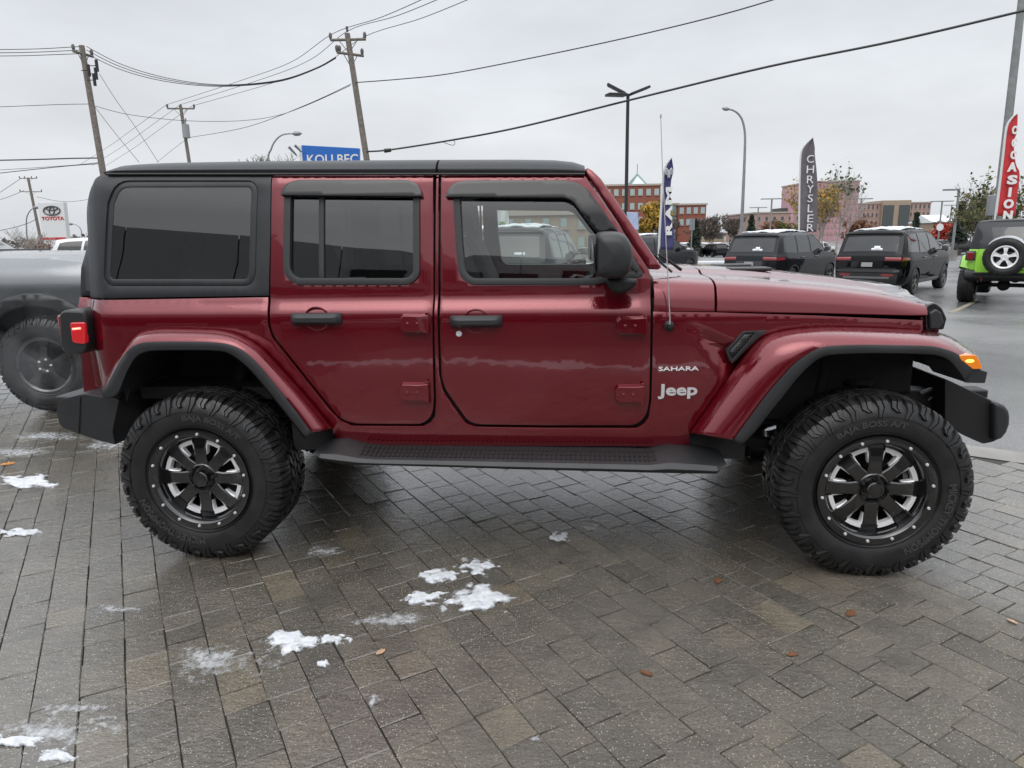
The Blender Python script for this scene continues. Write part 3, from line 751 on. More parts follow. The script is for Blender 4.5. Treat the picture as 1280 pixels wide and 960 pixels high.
    def zat(poly, x, y):
        P = [unp(u, v, y) for u, v in poly]
        for p, q in zip(P, P[1:]):
            if x <= q.x: return p.z+(q.z-p.z)*(x-p.x)/(q.x-p.x)
        return P[-1].z
    def hood_piece(name, xa, xb_, n, closed_front=False):
        rows = []
        for i in range(n+1):
            x = xa+(xb_-xa)*i/n
            zs_ = zat(seam, x, -.74); hw = W(x, zs_)+.002
            ze = zat(edge, x, -hw+.06)
            dr = 0
            half = [(-hw+.02, zs_-.004), (-hw, zs_), (-hw+.006, zs_+(ze-zs_)*.35), (-hw+.018, zs_+(ze-zs_)*.65), (-hw+.036, zs_+(ze-zs_)*.86), (-hw+.062, ze-.004), (-hw+.10, ze+.006), (-hw+.17, ze+.013), (-.42, ze+.016), (-.37, ze+.022), (-.33, ze+.036), (-.2, ze+.041), (0, ze+.043)]
            rows.append([Vector((x, y, z-dr)) for y, z in half]+[Vector((x, -y, z-dr)) for y, z in half[-2::-1]])
        bm = bmesh.new(); vr = grid_rows(bm, rows); bm.faces.new(vr[0]); bm.faces.new(vr[-1][::-1])
        fix(bm); return obj(name, bm, red, root, 38, .003)
    hood_piece('cowl', xs_c0+.003, xs_c1, 8)
    hood = hood_piece('hood', xs_h0, xs_h1+.02, 26)
    # dark hood vents on the bulge
    for (x0, x1, y0, y1) in ((1.00, 1.20, .14, .27), (1.00, 1.20, -.27, -.14)):
        z = zat(edge, x0, -.6)+.047
        bm = bmesh.new(); box(bm, x0, x1, y0, y1, z-.012, z+.006); fix(bm); obj('hood_vent', bm, MT['plastic'], hood, 40, .006)
    for (u, v) in ((824, 380), (884, 380)):
        for side in (-1, 1):
            p = unpS(u, v); bm = bmesh.new(); lathe(bm, [(.0125, .012), (.0125, -.006), (.0095, -.008), (.005, -.005), (0, -.005)], (p.x, 0, p.z), 16)
            for v_ in bm.verts: v_.co.y = side*(W(p.x, p.z)-.004-v_.co.y)
            fix(bm); obj('screw', bm, MT['plastic_d'], root, 40)
    # bug deflector / black front wrap
    xf = xs_h1+.012; hwf = W(xf, zat(seam, xf, -.74)); zef = zat(edge, xf, -hwf+.06); rows = []
    ysec = [-hwf+.045, -hwf+.065, -hwf+.10, -hwf+.17, -.42, -.37, -.33, -.2, 0]; zsec = [-.012, -.002, .006, .013, .016, .022, .036, .041, .043]
    for y, dz in list(zip(ysec, zsec))+[(-y, z) for y, z in list(zip(ysec, zsec))[-2::-1]]:
        bow = .045*(1-(y/hwf)**2)-.01; z0 = zef+dz
        rows.append([Vector((xf+bow+dx, y, z0+dz_)) for dx, dz_ in ((-.085-bow*.6, .004), (-.08-bow*.6, .011), (-.01, .012), (.03, -.004), (.052, -.035), (.066, -.085), (.064, -.125), (.05, -.125), (.035, -.05), (0, -.02))])
    bm = bmesh.new(); vr = grid_rows(bm, rows, closed=True); bm.faces.new(vr[0]); bm.faces.new(vr[-1][::-1]); fix(bm); obj('bug_deflector', bm, MT['gloss_black'], root, 40, .002)
    dp = rounded([(1152.6, 386, 2), (1157, 379, 2), (1165, 377, 3), (1174, 384, 3), (1180, 397, 2), (1176, 411, 2), (1153.5, 412, 2)], 2)
    for s in (-1, 1):
        P = [unp(u, v, -.60) for u, v in dp]; bm = bmesh.new(); prism(bm, P, lambda p: Vector((p.x, s*.628, p.z)), lambda p: Vector((p.x, s*.555, p.z))); fix(bm); obj('deflector_end', bm, MT['gloss_black'], root, 50, .008, 3)
    dp2 = rounded([(1156, 390, 2), (1164, 385, 2), (1171, 390, 2), (1174, 402, 2), (1168, 410, 2), (1157, 410, 2)], 2)
    for s in (-1, 1):
        P = [unp(u, v, -.60) for u, v in dp2]; bm = bmesh.new(); prism(bm, P, lambda p: Vector((p.x, s*.645, p.z)), lambda p: Vector((p.x, s*.58, p.z))); fix(bm); obj('deflector_bracket', bm, MT['plastic'], root, 50, .006, 2)
    # grille slab with slots and headlamps
    gp = unp(1180, 405, -.62); bm = bmesh.new(); 
    gx = gp.x
    prism(bm, [(-.60, .985), (-.61, 1.10), (-.57, 1.135), (.57, 1.135), (.61, 1.10), (.60, .985)], lambda q: Vector((gx-.10, q[0], q[1])), lambda q: Vector((gx-.005, q[0], q[1])))
    fix(bm); gr = obj('grille', bm, red, root, 40, .012, 3)
    for i in range(7):
        bm = bmesh.new(); y = (i-3)*.085; box(bm, gx-.02, gx+.002, y-.026, y+.026, .82, 1.06); fix(bm); obj('grille_slot', bm, MT['plastic_d'], gr, 40, .02)
    for y in (-.44, .44):
        bm = bmesh.new(); lathe(bm, [(.105, .02), (.105, -.01), (.095, -.015), (.06, -.02), (0, -.022)], n=32); fix(bm); h_ = obj('headlamp', bm, MT['lamp_glass'], root, 40)
        h_.location = (gx, y, .97); h_.rotation_euler = (0, 0, math.pi/2)
    # ---- side mirrors
    for side in (-1, 1):
        po = [(745, 293), (751, 289.5), (775, 290), (786, 299.5), (791, 315), (788, 336), (776, 348), (751, 346.5), (744.5, 339)]
        bm = bmesh.new(); N = 40; po2 = resample([Vector(p) for p in po+[po[0]]], N+1)[:-1]
        rows = []
        for (y, k) in ((-.86, .90), (-.875, .97), (-.93, 1.0), (-.99, .985), (-1.035, .93), (-1.06, .80), (-1.068, .5), (-1.07, .01)):
            c = Vector((767, 319)); rows.append([unp(*(c+(p-c)*k), -.98) for p in po2])
            for p in rows[-1]: p.y = y*1.0
        for r_ in rows:
            for p in r_: p.y *= -side
        vr = grid_rows(bm, rows, closed=True); bm.faces.new(vr[0]); fix(bm)
        mi = obj('side_mirror', bm, pl, root, 55)
        bm = bmesh.new(); q0 = unp(744, 297, -.98); q1 = unp(744, 338, -.98)
        grid_rows(bm, [[Vector((q0.x-.004, side*.90, q1.z)), Vector((q0.x-.004, side*1.04, q1.z))], [Vector((q0.x-.012, side*.90, q0.z)), Vector((q0.x-.012, side*1.04, q0.z))]])
        bm.normal_update(); mg = obj('mirror_glass', bm, MT['mirror'], mi, None); s_ = mg.modifiers.new('s', 'SOLIDIFY'); s_.thickness = .003
        po = [(757, 349), (795, 350), (793, 357), (786, 364), (774, 368.5), (763, 366), (757, 358)]
        P = [unp(u, v, -.86) for u, v in po]; bm = bmesh.new()
        prism(bm, P, lambda p: Vector((p.x, side*.95, p.z+.012)), lambda p: Vector((p.x+.01, side*.76, p.z))); fix(bm); obj('mirror_foot', bm, MT['plastic_d'], mi, 50, .018, 3)
    # ---- badges
    for s, (u0, u1, v0, v1), m, bold in (('Jeep', (822, 872, 479.5, 498.5), MT['chrome'], .026), ('SAHARA', (823, 873.5, 457.6, 463.4), MT['white_letter'], .012)):
        for side in (-1, 1):
            a = unpS(u0, v1); b = unpS(u1, v0); bm = fit_text(s, b.x-a.x, b.z-a.z, .004, bold=bold)
            if s == 'SAHARA':
                pass
            cx, cz = (a.x+b.x)/2, (a.z+b.z)/2
            for v in bm.verts:
                x, y, z = v.co; X = cx+x*(1 if side < 0 else -1); Z = cz+y
                v.co = Vector((X, side*(W(cx+x, Z)+.002+z), Z))
            bmesh.ops.recalc_face_normals(bm, faces=bm.faces); obj('badge_lettering', bm, m, body, 30)
    # ---- fender vent
    for side in (-1, 1):
        vp = rounded([(907.5, 439, 3), (929, 414, 4), (960, 413, 2), (942, 428, 6), (914.5, 455.5, 3)])
        vi = rounded([(910.5, 439.5, 2), (931, 416.5, 2), (944, 416, 2), (934, 428, 3), (915, 450, 2)])
        o = side_panel('fender_vent', [vp, vi], MT['plastic'], root, out=.008, th=.03, bevel=.003, side=side)
        side_panel('vent_mesh', [vi], MT['vent'], o, out=.004, th=.01, bevel=0, side=side)
    # ---- antenna
    p = unpS(836, 407); bm = bmesh.new(); y = -W(p.x, p.z)
    lathe(bm, [(.022, .004), (.022, -.010), (.018, -.014), (.010, -.016), (.008, -.03), (0, -.03)], (p.x, y, p.z), 20); fix(bm); ab = obj('antenna_base', bm, MT['plastic_d'], root, 40)
    bm = bmesh.new(); q = unp(828, 211, y-.03); q2 = unp(826, 147, y-.03)
    tube(bm, [(p.x, y-.022, p.z), (p.x, y-.03, p.z+.03), q, q2], [.004, .0026, .0020, .0018], 6); tube(bm, [q2, q2+Vector((0, 0, .012))], .0042, 8); fix(bm); obj('antenna_mast', bm, MT['pole_steel'], ab, 40)
    # ---- running board
    bm = bmesh.new(); Z0 = unp(640, 588.5, -.93).z; 
    def ub(u, v, y): return unp(u, v, y)
    prof = lambda ut, vt, ubm, vb: None
    us = [393, 401, 425, 449, 470, 560, 660, 760, 812, 836, 870, 896, 908]
    topv = [553.5, 551, 548.6, 556, 558.5, 559.5, 560.5, 561.8, 562.8, 557, 560, 564.5, 567.5]
    botv = [566, 575.5, 580.5, 581.5, 582, 584.3, 587.5, 590, 591.5, 592, 592.7, 592.7, 575]
    rows = []
    for u, vt, vb in zip(us, topv, botv):
        b_ = unp(u, vb, -.905); t_ = unp(u, vt, -.80); zt = t_.z; zb_ = min(b_.z, zt-.01); x = b_.x
        h = zt-zb_
        rows.append([Vector((x, -.70, zb_+h*.2)), Vector((x, -.74, zb_)), Vector((x, -.90, zb_)), Vector((x, -.92, zb_+h*.25)), Vector((x, -.905, zb_+h*.52)), Vector((x, -.885, zb_+h*.60)), Vector((x, -.80, zb_+h*.98)), Vector((x, -.76, zt)), Vector((x, -.70, zt))])
    for side in (-1, 1):
        bm = bmesh.new(); vr = grid_rows(bm, [[Vector((p.x, -side*p.y, p.z)) for p in r_] for r_ in rows], closed=True); bm.faces.new(vr[0]); bm.faces.new(vr[-1][::-1]); fix(bm)
        rbd = obj('running_board', bm, pl, root, 30, .005)
        bm = bmesh.new()                                    # moulded tread ribs
        x0 = unp(448, 570, -.88).x; x1 = unp(822, 575, -.88).x; n = 62
        for i in range(n):
            x = x0+(x1-x0)*(i+.5)/n; k = min(max((x-x0)/(x1-x0), 0), 1)
            i_ = max(j for j in range(len(rows)-1) if rows[j][0].x <= x); t_ = (x-rows[i_][0].x)/(rows[i_+1][0].x-rows[i_][0].x); q2 = rows[i_][5].z*(1-t_)+rows[i_+1][5].z*t_; q1 = rows[i_][6].z*(1-t_)+rows[i_+1][6].z*t_
            for (ya, yb_) in ((-.882, -.858), (-.852, -.828), (-.822, -.800)):
                za = q2+(q1-q2)*(ya+.885)/.085; zb_ = q2+(q1-q2)*(yb_+.885)/.085
                vs = [Vector((x-.0065, -side*ya, za+.005)), Vector((x+.0065, -side*ya, za+.005)), Vector((x+.0065, -side*yb_, zb_+.005)), Vector((x-.0065, -side*yb_, zb_+.005))]
                lo = [v-Vector((0, 0, .012)) for v in vs]; A_ = [bm.verts.new(v) for v in vs]; B_ = [bm.verts.new(v) for v in lo]
                bm.faces.new(A_)
                for j in range(4): bm.faces.new((A_[j], A_[(j+1) % 4], B_[(j+1) % 4], B_[j]))
        fix(bm); obj('tread_strip', bm, MT['plastic_d'], rbd, 30)
    # ---- chassis, floor, axles
    bm = bmesh.new(); zf = .56
    box(bm, -1.0, .95, -.72, .72, zf, zf+.05)
    for s in (-.74, .36): box(bm, .45, 1.0, s, s+.38, .47, .70); box(bm, -1.12, -.9, s, s+.38, .49, .8)
    for s in (-1, 1):
        box(bm, -2.15, 1.95, s*.42-.05, s*.42+.05, .56, .70)
        tube(bm, [(-WB-.05, s*.5, .5), (-WB+.05, s*.46, .95)], .035, 10); tube(bm, [(WB-.14, s*.52, .45), (WB-.1, s*.5, .95)], .03, 10)
        for k in range(5): lathe(bm, [(.06, .52+k*.06), (.075, .54+k*.06), (.06, .56+k*.06)], (WB+.05, s*.5, 0), 16, 'z')
        tube(bm, [(WB-.1, s*.45, .42), (.55, s*.38, .55)], .03, 8); tube(bm, [(-WB+.1, s*.45, .40), (-.6, s*.40, .55)], .03, 8)
    for x in (-WB, WB): tube(bm, [(x, -.8, RT), (x, .8, RT)], .045, 12); bmesh.ops.create_uvsphere(bm, u_segments=16, v_segments=10, radius=.13, matrix=Matrix.Translation((x, .1, RT)))
    tube(bm, [(-2.1, .5, .56), (-1.7, .45, .55), (-1.3, .1, .58), (.8, .1, .55)], .035, 10)
    fix(bm); obj('chassis', bm, MT['liner'], root, 40)
    bm = bmesh.new()
    for s in (-1, 1):                                        # dark inner walls behind the panels
        prism(bm, [(-1.93, .72), (-1.93, 1.20), (.62, 1.20), (1.0, 1.14), (1.64, 1.08), (1.64, .95), (.9, .95), (.62, .52), (-.85, .52), (-1.1, 1.0), (-1.80, 1.0)],
              lambda q: Vector((q[0], s*(W(q[0], q[1])-.030), q[1])), lambda q: Vector((q[0], s*(W(q[0], q[1])-.055), q[1])))
    box(bm, -1.92, -1.0, -.66, .66, .72, .78); box(bm, .95, 1.70, -.52, .52, .60, 1.08); box(bm, 1.70, 1.80, -.50, .50, .72, .98); box(bm, .55, .60, -.70, .70, .55, 1.22)
    fix(bm); obj('inner_shell', bm, MT['liner'], root, 40)
    bm = bmesh.new()
    prism(bm, [(-1.08, 1.24), (-1.06, 1.70), (-1.02, 1.70), (-1.04, 1.24)], lambda q: Vector((q[0], -W(q[0], q[1])+.04, q[1])), lambda q: Vector((q[0], -W(q[0], q[1])+.10, q[1])))
    for s in (-1, 1):
        tube(bm, [(-.38, s*.66, 1.20), (-.40, s*.60, 1.70), (-1.9, s*.58, 1.72)], .035, 10); tube(bm, [(-1.10, s*.66, 1.2), (-1.12, s*.60, 1.70)], .04, 10); tube(bm, [(-.40, s*.60, 1.70), (.22, s*.60, 1.70)], .03, 10)
    tube(bm, [(-.40, -.6, 1.70), (-.40, .6, 1.70)], .03, 10); fix(bm); obj('roll_cage', bm, MT['dash'], root, 40)
    # ---- cabin
    def seat(x, y, w_):
        bm = bmesh.new(); box(bm, x-.24, x+.26, y-w_, y+w_, .80, .96); fix(bm); st = obj('seat', bm, MT['cloth'], root, 40, .05, 3)
        bm = bmesh.new(); prism(bm, [(x-.26, .92), (x-.44, 1.46), (x-.34, 1.50), (x-.12, .96)], lambda q: Vector((q[0], y-w_*.95, q[1])), lambda q: Vector((q[0], y+w_*.95, q[1]))); fix(bm); obj('backrest', bm, MT['cloth'], st, 40, .05, 3)
        for yy in ((y,) if w_ < .4 else (y-.36, y+.36)):
            bm = bmesh.new(); prism(bm, [(x-.43, 1.50), (x-.46, 1.66), (x-.38, 1.68), (x-.33, 1.52)], lambda q: Vector((q[0], yy-.12, q[1])), lambda q: Vector((q[0], yy+.12, q[1]))); fix(bm); obj('headrest', bm, MT['cloth'], st, 40, .03, 3)
    seat(-.02, -.36, .25); seat(-.02, .36, .25); seat(-1.0, 0, .62)
    bm = bmesh.new(); prism(bm, [(.34, 1.02), (.36, 1.24), (.42, 1.29), (.62, 1.27), (.66, 1.0)], lambda q: Vector((q[0], -.70, q[1])), lambda q: Vector((q[0], .70, q[1]))); fix(bm); obj('dashboard', bm, MT['dash'], root, 40, .03, 3)
    bm = bmesh.new()
    c = Vector((.27, .36, 1.17)); ax = Vector((-.85, 0, .5)).normalized(); u_ = Vector((0, 1, 0)); v_ = ax.cross(u_)
    ring = [c+(u_*math.cos(2*math.pi*k/32)+v_*math.sin(2*math.pi*k/32))*.185 for k in range(33)]; tube(bm, ring, .015, 8, cap=False)
    for a_ in (0, math.pi, -math.pi/2): tube(bm, [c, c+(u_*math.cos(a_)+v_*math.sin(a_))*.18], .014, 6)
    tube(bm, [c, c-ax*.15], .04, 8); fix(bm); obj('steering_wheel', bm, MT['dash'], root, 40)
    bm = bmesh.new(); prism(bm, [(.30, 1.50), (.32, 1.57), (.335, 1.57), (.32, 1.50)], lambda q: Vector((q[0], -.10, q[1]+.04)), lambda q: Vector((q[0], .12, q[1]+.04))); tube(bm, [(.33, 0, 1.58), (.36, 0, 1.66)], .008, 6); fix(bm); obj('rear_view_mirror', bm, MT['dash'], root, 40, .006)
    # wiper arm at the foot of the windscreen
    bm = bmesh.new(); tube(bm, [unp(823, 318, -.60), unp(836, 326, -.58), unp(851, 337, -.50)], [.005, .006, .008], 6); tube(bm, [unp(818, 318, -.62), unp(829, 331, -.62), unp(840, 340, -.62)], .006, 6); fix(bm); obj('wiper', bm, MT['plastic_d'], root, 40)
    # ---- wheels
    wi = 0
    for x in (-WB, WB):
        for side in (-1, 1):
            e_ = wheel(root, (x, side*YW, RT-.008), side < 0, spin=.3*wi); wi += 1
            if side < 0:
                for (s, ang, sp_) in (('MICKEY THOMPSON', R(-28), 1.25), ('BAJA BOSS A/T', R(100), .95)) if x > 0 else (('MICKEY THOMPSON', R(-125), 1.25), ('BAJA BOSS A/T', R(70), .95)):
                    b_ = arc_text(s, .298, ang, .032, -.0125, sp_); obj('tyre_lettering', b_, MT['tyre_text'], e_, 30)
    return root
def inset(poly, k):
    """offset a pixel polygon inwards (outwards if negative)"""
    N = len(poly); P = [Vector(p[:2]) for p in poly]
    ar = sum(P[i].x*P[(i+1) % N].y-P[(i+1) % N].x*P[i].y for i in range(N)); s = 1 if ar > 0 else -1
    # drop near-coincident points
    Q = []
    for p in P:
        if not Q or (p-Q[-1]).length > .4: Q.append(p)
    if (Q[0]-Q[-1]).length < .4: Q.pop()
    out = []; N = len(Q)
    for i in range(N):
        d1 = (Q[i]-Q[i-1]).normalized(); d2 = (Q[(i+1) % N]-Q[i]).normalized()
        n1 = Vector((-d1.y, d1.x))*s; n2 = Vector((-d2.y, d2.x))*s; m = n1+n2
        if m.length < .2: m = n1
        m.normalize(); c = max(.5, m.dot(n1)); out.append(tuple(Q[i]+m*k/c))
    return out
def _vent():
    m = mat('vent_mesh', (.02, .02, .02), .4); t = m.node_tree; p = t.nodes['Principled BSDF']
    tc = t.nodes.new('ShaderNodeTexCoord'); mp = t.nodes.new('ShaderNodeMapping'); mp.inputs['Scale'].default_value = (1, 0, 1); t.links.new(tc.outputs['Object'], mp.inputs[0])
    v = t.nodes.new('ShaderNodeTexVoronoi'); v.feature = 'DISTANCE_TO_EDGE'; v.inputs['Scale'].default_value = 85; v.inputs['Randomness'].default_value = .25; t.links.new(mp.outputs[0], v.inputs['Vector'])
    r = t.nodes.new('ShaderNodeValToRGB'); r.color_ramp.elements[0].color = (.045, .047, .05, 1); r.color_ramp.elements[1].color = (.002, .002, .002, 1); r.color_ramp.elements[0].position = .1; r.color_ramp.elements[1].position = .2
    t.links.new(v.outputs[0], r.inputs[0]); t.links.new(r.outputs[0], p.inputs['Base Color'])
    return m
MT['vent'] = _vent()
MT['tyre_text'] = mat('tyre_lettering', (.045, .045, .047), .4)
# ------------------------------------------------------------------ ground
def mat_asphalt():
    m = bpy.data.materials.new('wet_asphalt'); m.use_nodes = True; t = m.node_tree; p = t.nodes['Principled BSDF']; L = t.links.new
    tc = t.nodes.new('ShaderNodeTexCoord')
    def noise(s, d=5, ro=.55): 
        n = t.nodes.new('ShaderNodeTexNoise'); n.inputs['Scale'].default_value = s; n.inputs['Detail'].default_value = d; n.inputs['Roughness'].default_value = ro; L(tc.outputs['Object'], n.inputs['Vector']); return n
    def ramp(src, stops):
        r = t.nodes.new('ShaderNodeValToRGB'); e = r.color_ramp.elements
        e[0].position, e[0].color = stops[0][0], (*stops[0][1], 1); e[1].position, e[1].color = stops[-1][0], (*stops[-1][1], 1)
        for q, c in stops[1:-1]: x = e.new(q); x.color = (*c, 1)
        L(src, r.inputs[0]); return r
    big = noise(.22, 6, .6); fine = noise(70, 3); grit = t.nodes.new('ShaderNodeTexVoronoi'); grit.inputs['Scale'].default_value = 90; L(tc.outputs['Object'], grit.inputs['Vector'])
    c = ramp(big.outputs[0], [(.3, (.11, .111, .113)), (.5, (.15, .15, .15)), (.7, (.20, .198, .195))])
    f = ramp(fine.outputs[0], [(.3, (.75, .75, .75)), (.7, (1.25, 1.25, 1.25))])
    x = t.nodes.new('ShaderNodeMixRGB'); x.blend_type = 'MULTIPLY'; x.inputs[0].default_value = 1; L(c.outputs[0], x.inputs[1]); L(f.outputs[0], x.inputs[2]); L(x.outputs[0], p.inputs['Base Color'])
    r = ramp(big.outputs[0], [(.35, (.10, .10, .10)), (.52, (.32, .32, .32)), (.7, (.5, .5, .5))]); L(r.outputs[0], p.inputs['Roughness'])
    b = t.nodes.new('ShaderNodeBump'); b.inputs['Strength'].default_value = .35; b.inputs['Distance'].default_value = .006; L(grit.outputs['Distance'], b.inputs['Height']); L(b.outputs[0], p.inputs['Normal'])
    return m
def mat_pavers():
    m = bpy.data.materials.new('wet_pavers'); m.use_nodes = True; t = m.node_tree; p = t.nodes['Principled BSDF']; L = t.links.new
    tc = t.nodes.new('ShaderNodeTexCoord'); at_ = t.nodes.new('ShaderNodeAttribute'); at_.attribute_name = 'tone'
    def noise(s, d=5, ro=.55, sc=None):
        n = t.nodes.new('ShaderNodeTexNoise'); n.inputs['Scale'].default_value = s; n.inputs['Detail'].default_value = d; n.inputs['Roughness'].default_value = ro
        if sc:
            mp = t.nodes.new('ShaderNodeMapping'); mp.inputs['Scale'].default_value = sc; mp.inputs['Rotation'].default_value = (0, 0, R(29.5)); L(tc.outputs['Object'], mp.inputs[0]); L(mp.outputs[0], n.inputs['Vector'])
        else: L(tc.outputs['Object'], n.inputs['Vector'])
        return n
    def mr(src, a, b_, c, d):
        r = t.nodes.new('ShaderNodeMapRange'); r.inputs[1].default_value = a; r.inputs[2].default_value = b_; r.inputs[3].default_value = c; r.inputs[4].default_value = d; L(src, r.inputs[0]); return r
    def math_(op, a, b_):
        x = t.nodes.new('ShaderNodeMath'); x.operation = op
        for i, s in enumerate((a, b_)):
            if isinstance(s, (int, float)): x.inputs[i].default_value = s
            else: L(s, x.inputs[i])
        return x.outputs[0]
    ramp = t.nodes.new('ShaderNodeValToRGB'); e = ramp.color_ramp.elements
    e[0].position = 0; e[0].color = (.060, .052, .041, 1); e[1].position = 1; e[1].color = (.170, .130, .078, 1)
    for q, c in ((.35, (.086, .076, .060)), (.65, (.112, .097, .073)), (.85, (.138, .115, .080))): x = e.new(q); x.color = (*c, 1)
    mid = noise(2.3, 6, .65)
    tone = math_('ADD', at_.outputs['Fac'], math_('MULTIPLY', math_('SUBTRACT', mid.outputs[0], .5), .9))
    L(tone, ramp.inputs[0])
    fine = noise(120, 4, .7)
    x1 = t.nodes.new('ShaderNodeMixRGB'); x1.blend_type = 'MULTIPLY'; x1.inputs[0].default_value = 1
    fr = mr(fine.outputs[0], .3, .7, .5, 1.5); wd0 = t.nodes.new('ShaderNodeMixRGB'); wd0.blend_type = 'MULTIPLY'; wd0.inputs[0].default_value = 1; blot = noise(5.5, 7, .7); br_ = mr(blot.outputs[0], .3, .7, .72, 1.25); L(ramp.outputs[0], wd0.inputs[1]); L(br_.outputs[0], wd0.inputs[2]); L(wd0.outputs[0], x1.inputs[1]); L(fr.outputs[0], x1.inputs[2])
    # pale aggregate specks
    v = t.nodes.new('ShaderNodeTexVoronoi'); v.inputs['Scale'].default_value = 125; L(tc.outputs['Object'], v.inputs['Vector'])
    sp = t.nodes.new('ShaderNodeSeparateXYZ'); L(v.outputs['Color'], sp.inputs[0])
    pick = math_('GREATER_THAN', sp.outputs[0], .70); near = math_('LESS_THAN', v.outputs['Distance'], .26)
    dust = noise(3.1, 5, .6); dm = mr(dust.outputs[0], .34, .52, 0, 1)
    msk = math_('MULTIPLY', math_('MULTIPLY', pick, near), dm.outputs[0])
    x2 = t.nodes.new('ShaderNodeMixRGB'); L(msk, x2.inputs[0]); L(x1.outputs[0], x2.inputs[1]); x2.inputs[2].default_value = (.38, .34, .26, 1)
    L(x2.outputs[0], p.inputs['Base Color'])
    # wet film: patches of low roughness
    wet = noise(.9, 6, .6, (1.0, .55, 1))
    geo = t.nodes.new('ShaderNodeNewGeometry'); vd = t.nodes.new('ShaderNodeVectorMath'); vd.operation = 'DISTANCE'; vd.inputs[1].default_value = (1.0, 1.55, 0); L(geo.outputs['Position'], vd.inputs[0])
    dr = mr(vd.outputs['Value'], .8, 2.3, -.08, .2)          # the drier apron in front of the car
    wr = mr(math_('ADD', wet.outputs[0], dr.outputs[0]), .44, .58, 0, 1)
    rf = noise(28, 4, .6)
    rough = math_('ADD', mr(wr.outputs[0], 0, 1, .50, .11).outputs[0], mr(rf.outputs[0], .3, .7, -.06, .10).outputs[0])
    L(rough, p.inputs['Roughness'])
    p.inputs['Specular IOR Level'].default_value = .8
    cw = mr(wr.outputs[0], 0, 1, .0, 1.0); L(cw.outputs[0], p.inputs['Coat Weight']); p.inputs['Coat Roughness'].default_value = .07; p.inputs['Coat IOR'].default_value = 1.5
    # riven face
    n1 = noise(20, 7, .68, (1, 2.0, 1)); n2 = noise(190, 3, .6)
    h = math_('ADD', math_('MULTIPLY', n1.outputs[0], .7), math_('MULTIPLY', n2.outputs[0], .16))
    b = t.nodes.new('ShaderNodeBump'); b.inputs['Strength'].default_value = .85; b.inputs['Distance'].default_value = .017; L(h, b.inputs['Height']); L(b.outputs[0], p.inputs['Normal'])
    b3 = t.nodes.new('ShaderNodeBump'); b3.inputs['Strength'].default_value = .30; b3.inputs['Distance'].default_value = .008; L(n1.outputs[0], b3.inputs['Height']); L(b3.outputs[0], p.inputs['Coat Normal'])
    return m
def sheet(name, pts, z, m):
    bm = bmesh.new(); vs = [bm.verts.new((p[0], p[1], z)) for p in pts]; f = bm.faces.new(vs)
    if f.normal.z < 0: bm.normal_update()
    f.normal_update()
    if f.normal.z < 0: f.normal_flip()
    return tag(obj(name, bm, m, None, None), kind='structure')
MT['asphalt'] = mat_asphalt(); MT['pavers'] = mat_pavers()
MT['joint'] = mat('joint_sand', (.032, .029, .025), .7, bump=.5, bscale=200)
MT['concrete'] = mat('pale_concrete', (.22, .21, .195), .55, bump=.2, bscale=60, var=.3, vscale=2, rvar=.2)
MT['verge'] = mat('winter_verge', (.20, .17, .11), .9, bump=.5, bscale=9, var=.5, vscale=1.2)
MT['road_paint'] = mat('worn_yellow_paint', (.22, .20, .14), .6, var=.4, vscale=6)
MT['kerb'] = mat('kerb', (.34, .33, .31), .6, var=.25, vscale=3)
EDGE_P = Vector((3.059, 4.413)); EDGE_D = Vector((-.805, .593)).normalized(); EDGE_N = Vector((.593, .805)).normalized()
LIM = EDGE_P.dot(EDGE_N)
FAR = -1.45; LOT = -.30                                   # the lot falls away gently from the paved apron
def gz(x, y): d = Vector((x, y)).dot(EDGE_N)-LIM; return -.02+(LOT+.02)*min(1, max(0, (d-7)/10))+(FAR-LOT)*min(1, max(0, (d-42)/40))
def ground_s(u, v):
    p = ground(u, v)
    for _ in range(12): p = ground(u, v, gz(p.x, p.y))
    return p
bm = bmesh.new(); rows = []
for d, z in ((-300, -.02), (7, -.02), (17, LOT), (42, LOT), (82, FAR), (1500, FAR)):
    q = EDGE_P+EDGE_N*d; rows.append([Vector((q.x+EDGE_D.x*s, q.y+EDGE_D.y*s, z)) for s in (-1200, 1200)])
grid_rows(bm, rows); fix(bm)
if sum(f.normal.z for f in bm.faces) < 0: bmesh.ops.reverse_faces(bm, faces=bm.faces)
tag(obj('asphalt', bm, MT['asphalt'], None, None), kind='structure')
def edge_pt(s, off): q = EDGE_P+EDGE_D*s+EDGE_N*off; return (q.x, q.y)
sheet('joint_bed', [edge_pt(-14, -.01), edge_pt(16, -.01), (-14, -5), (12, -12)], -.0095, MT['joint'])
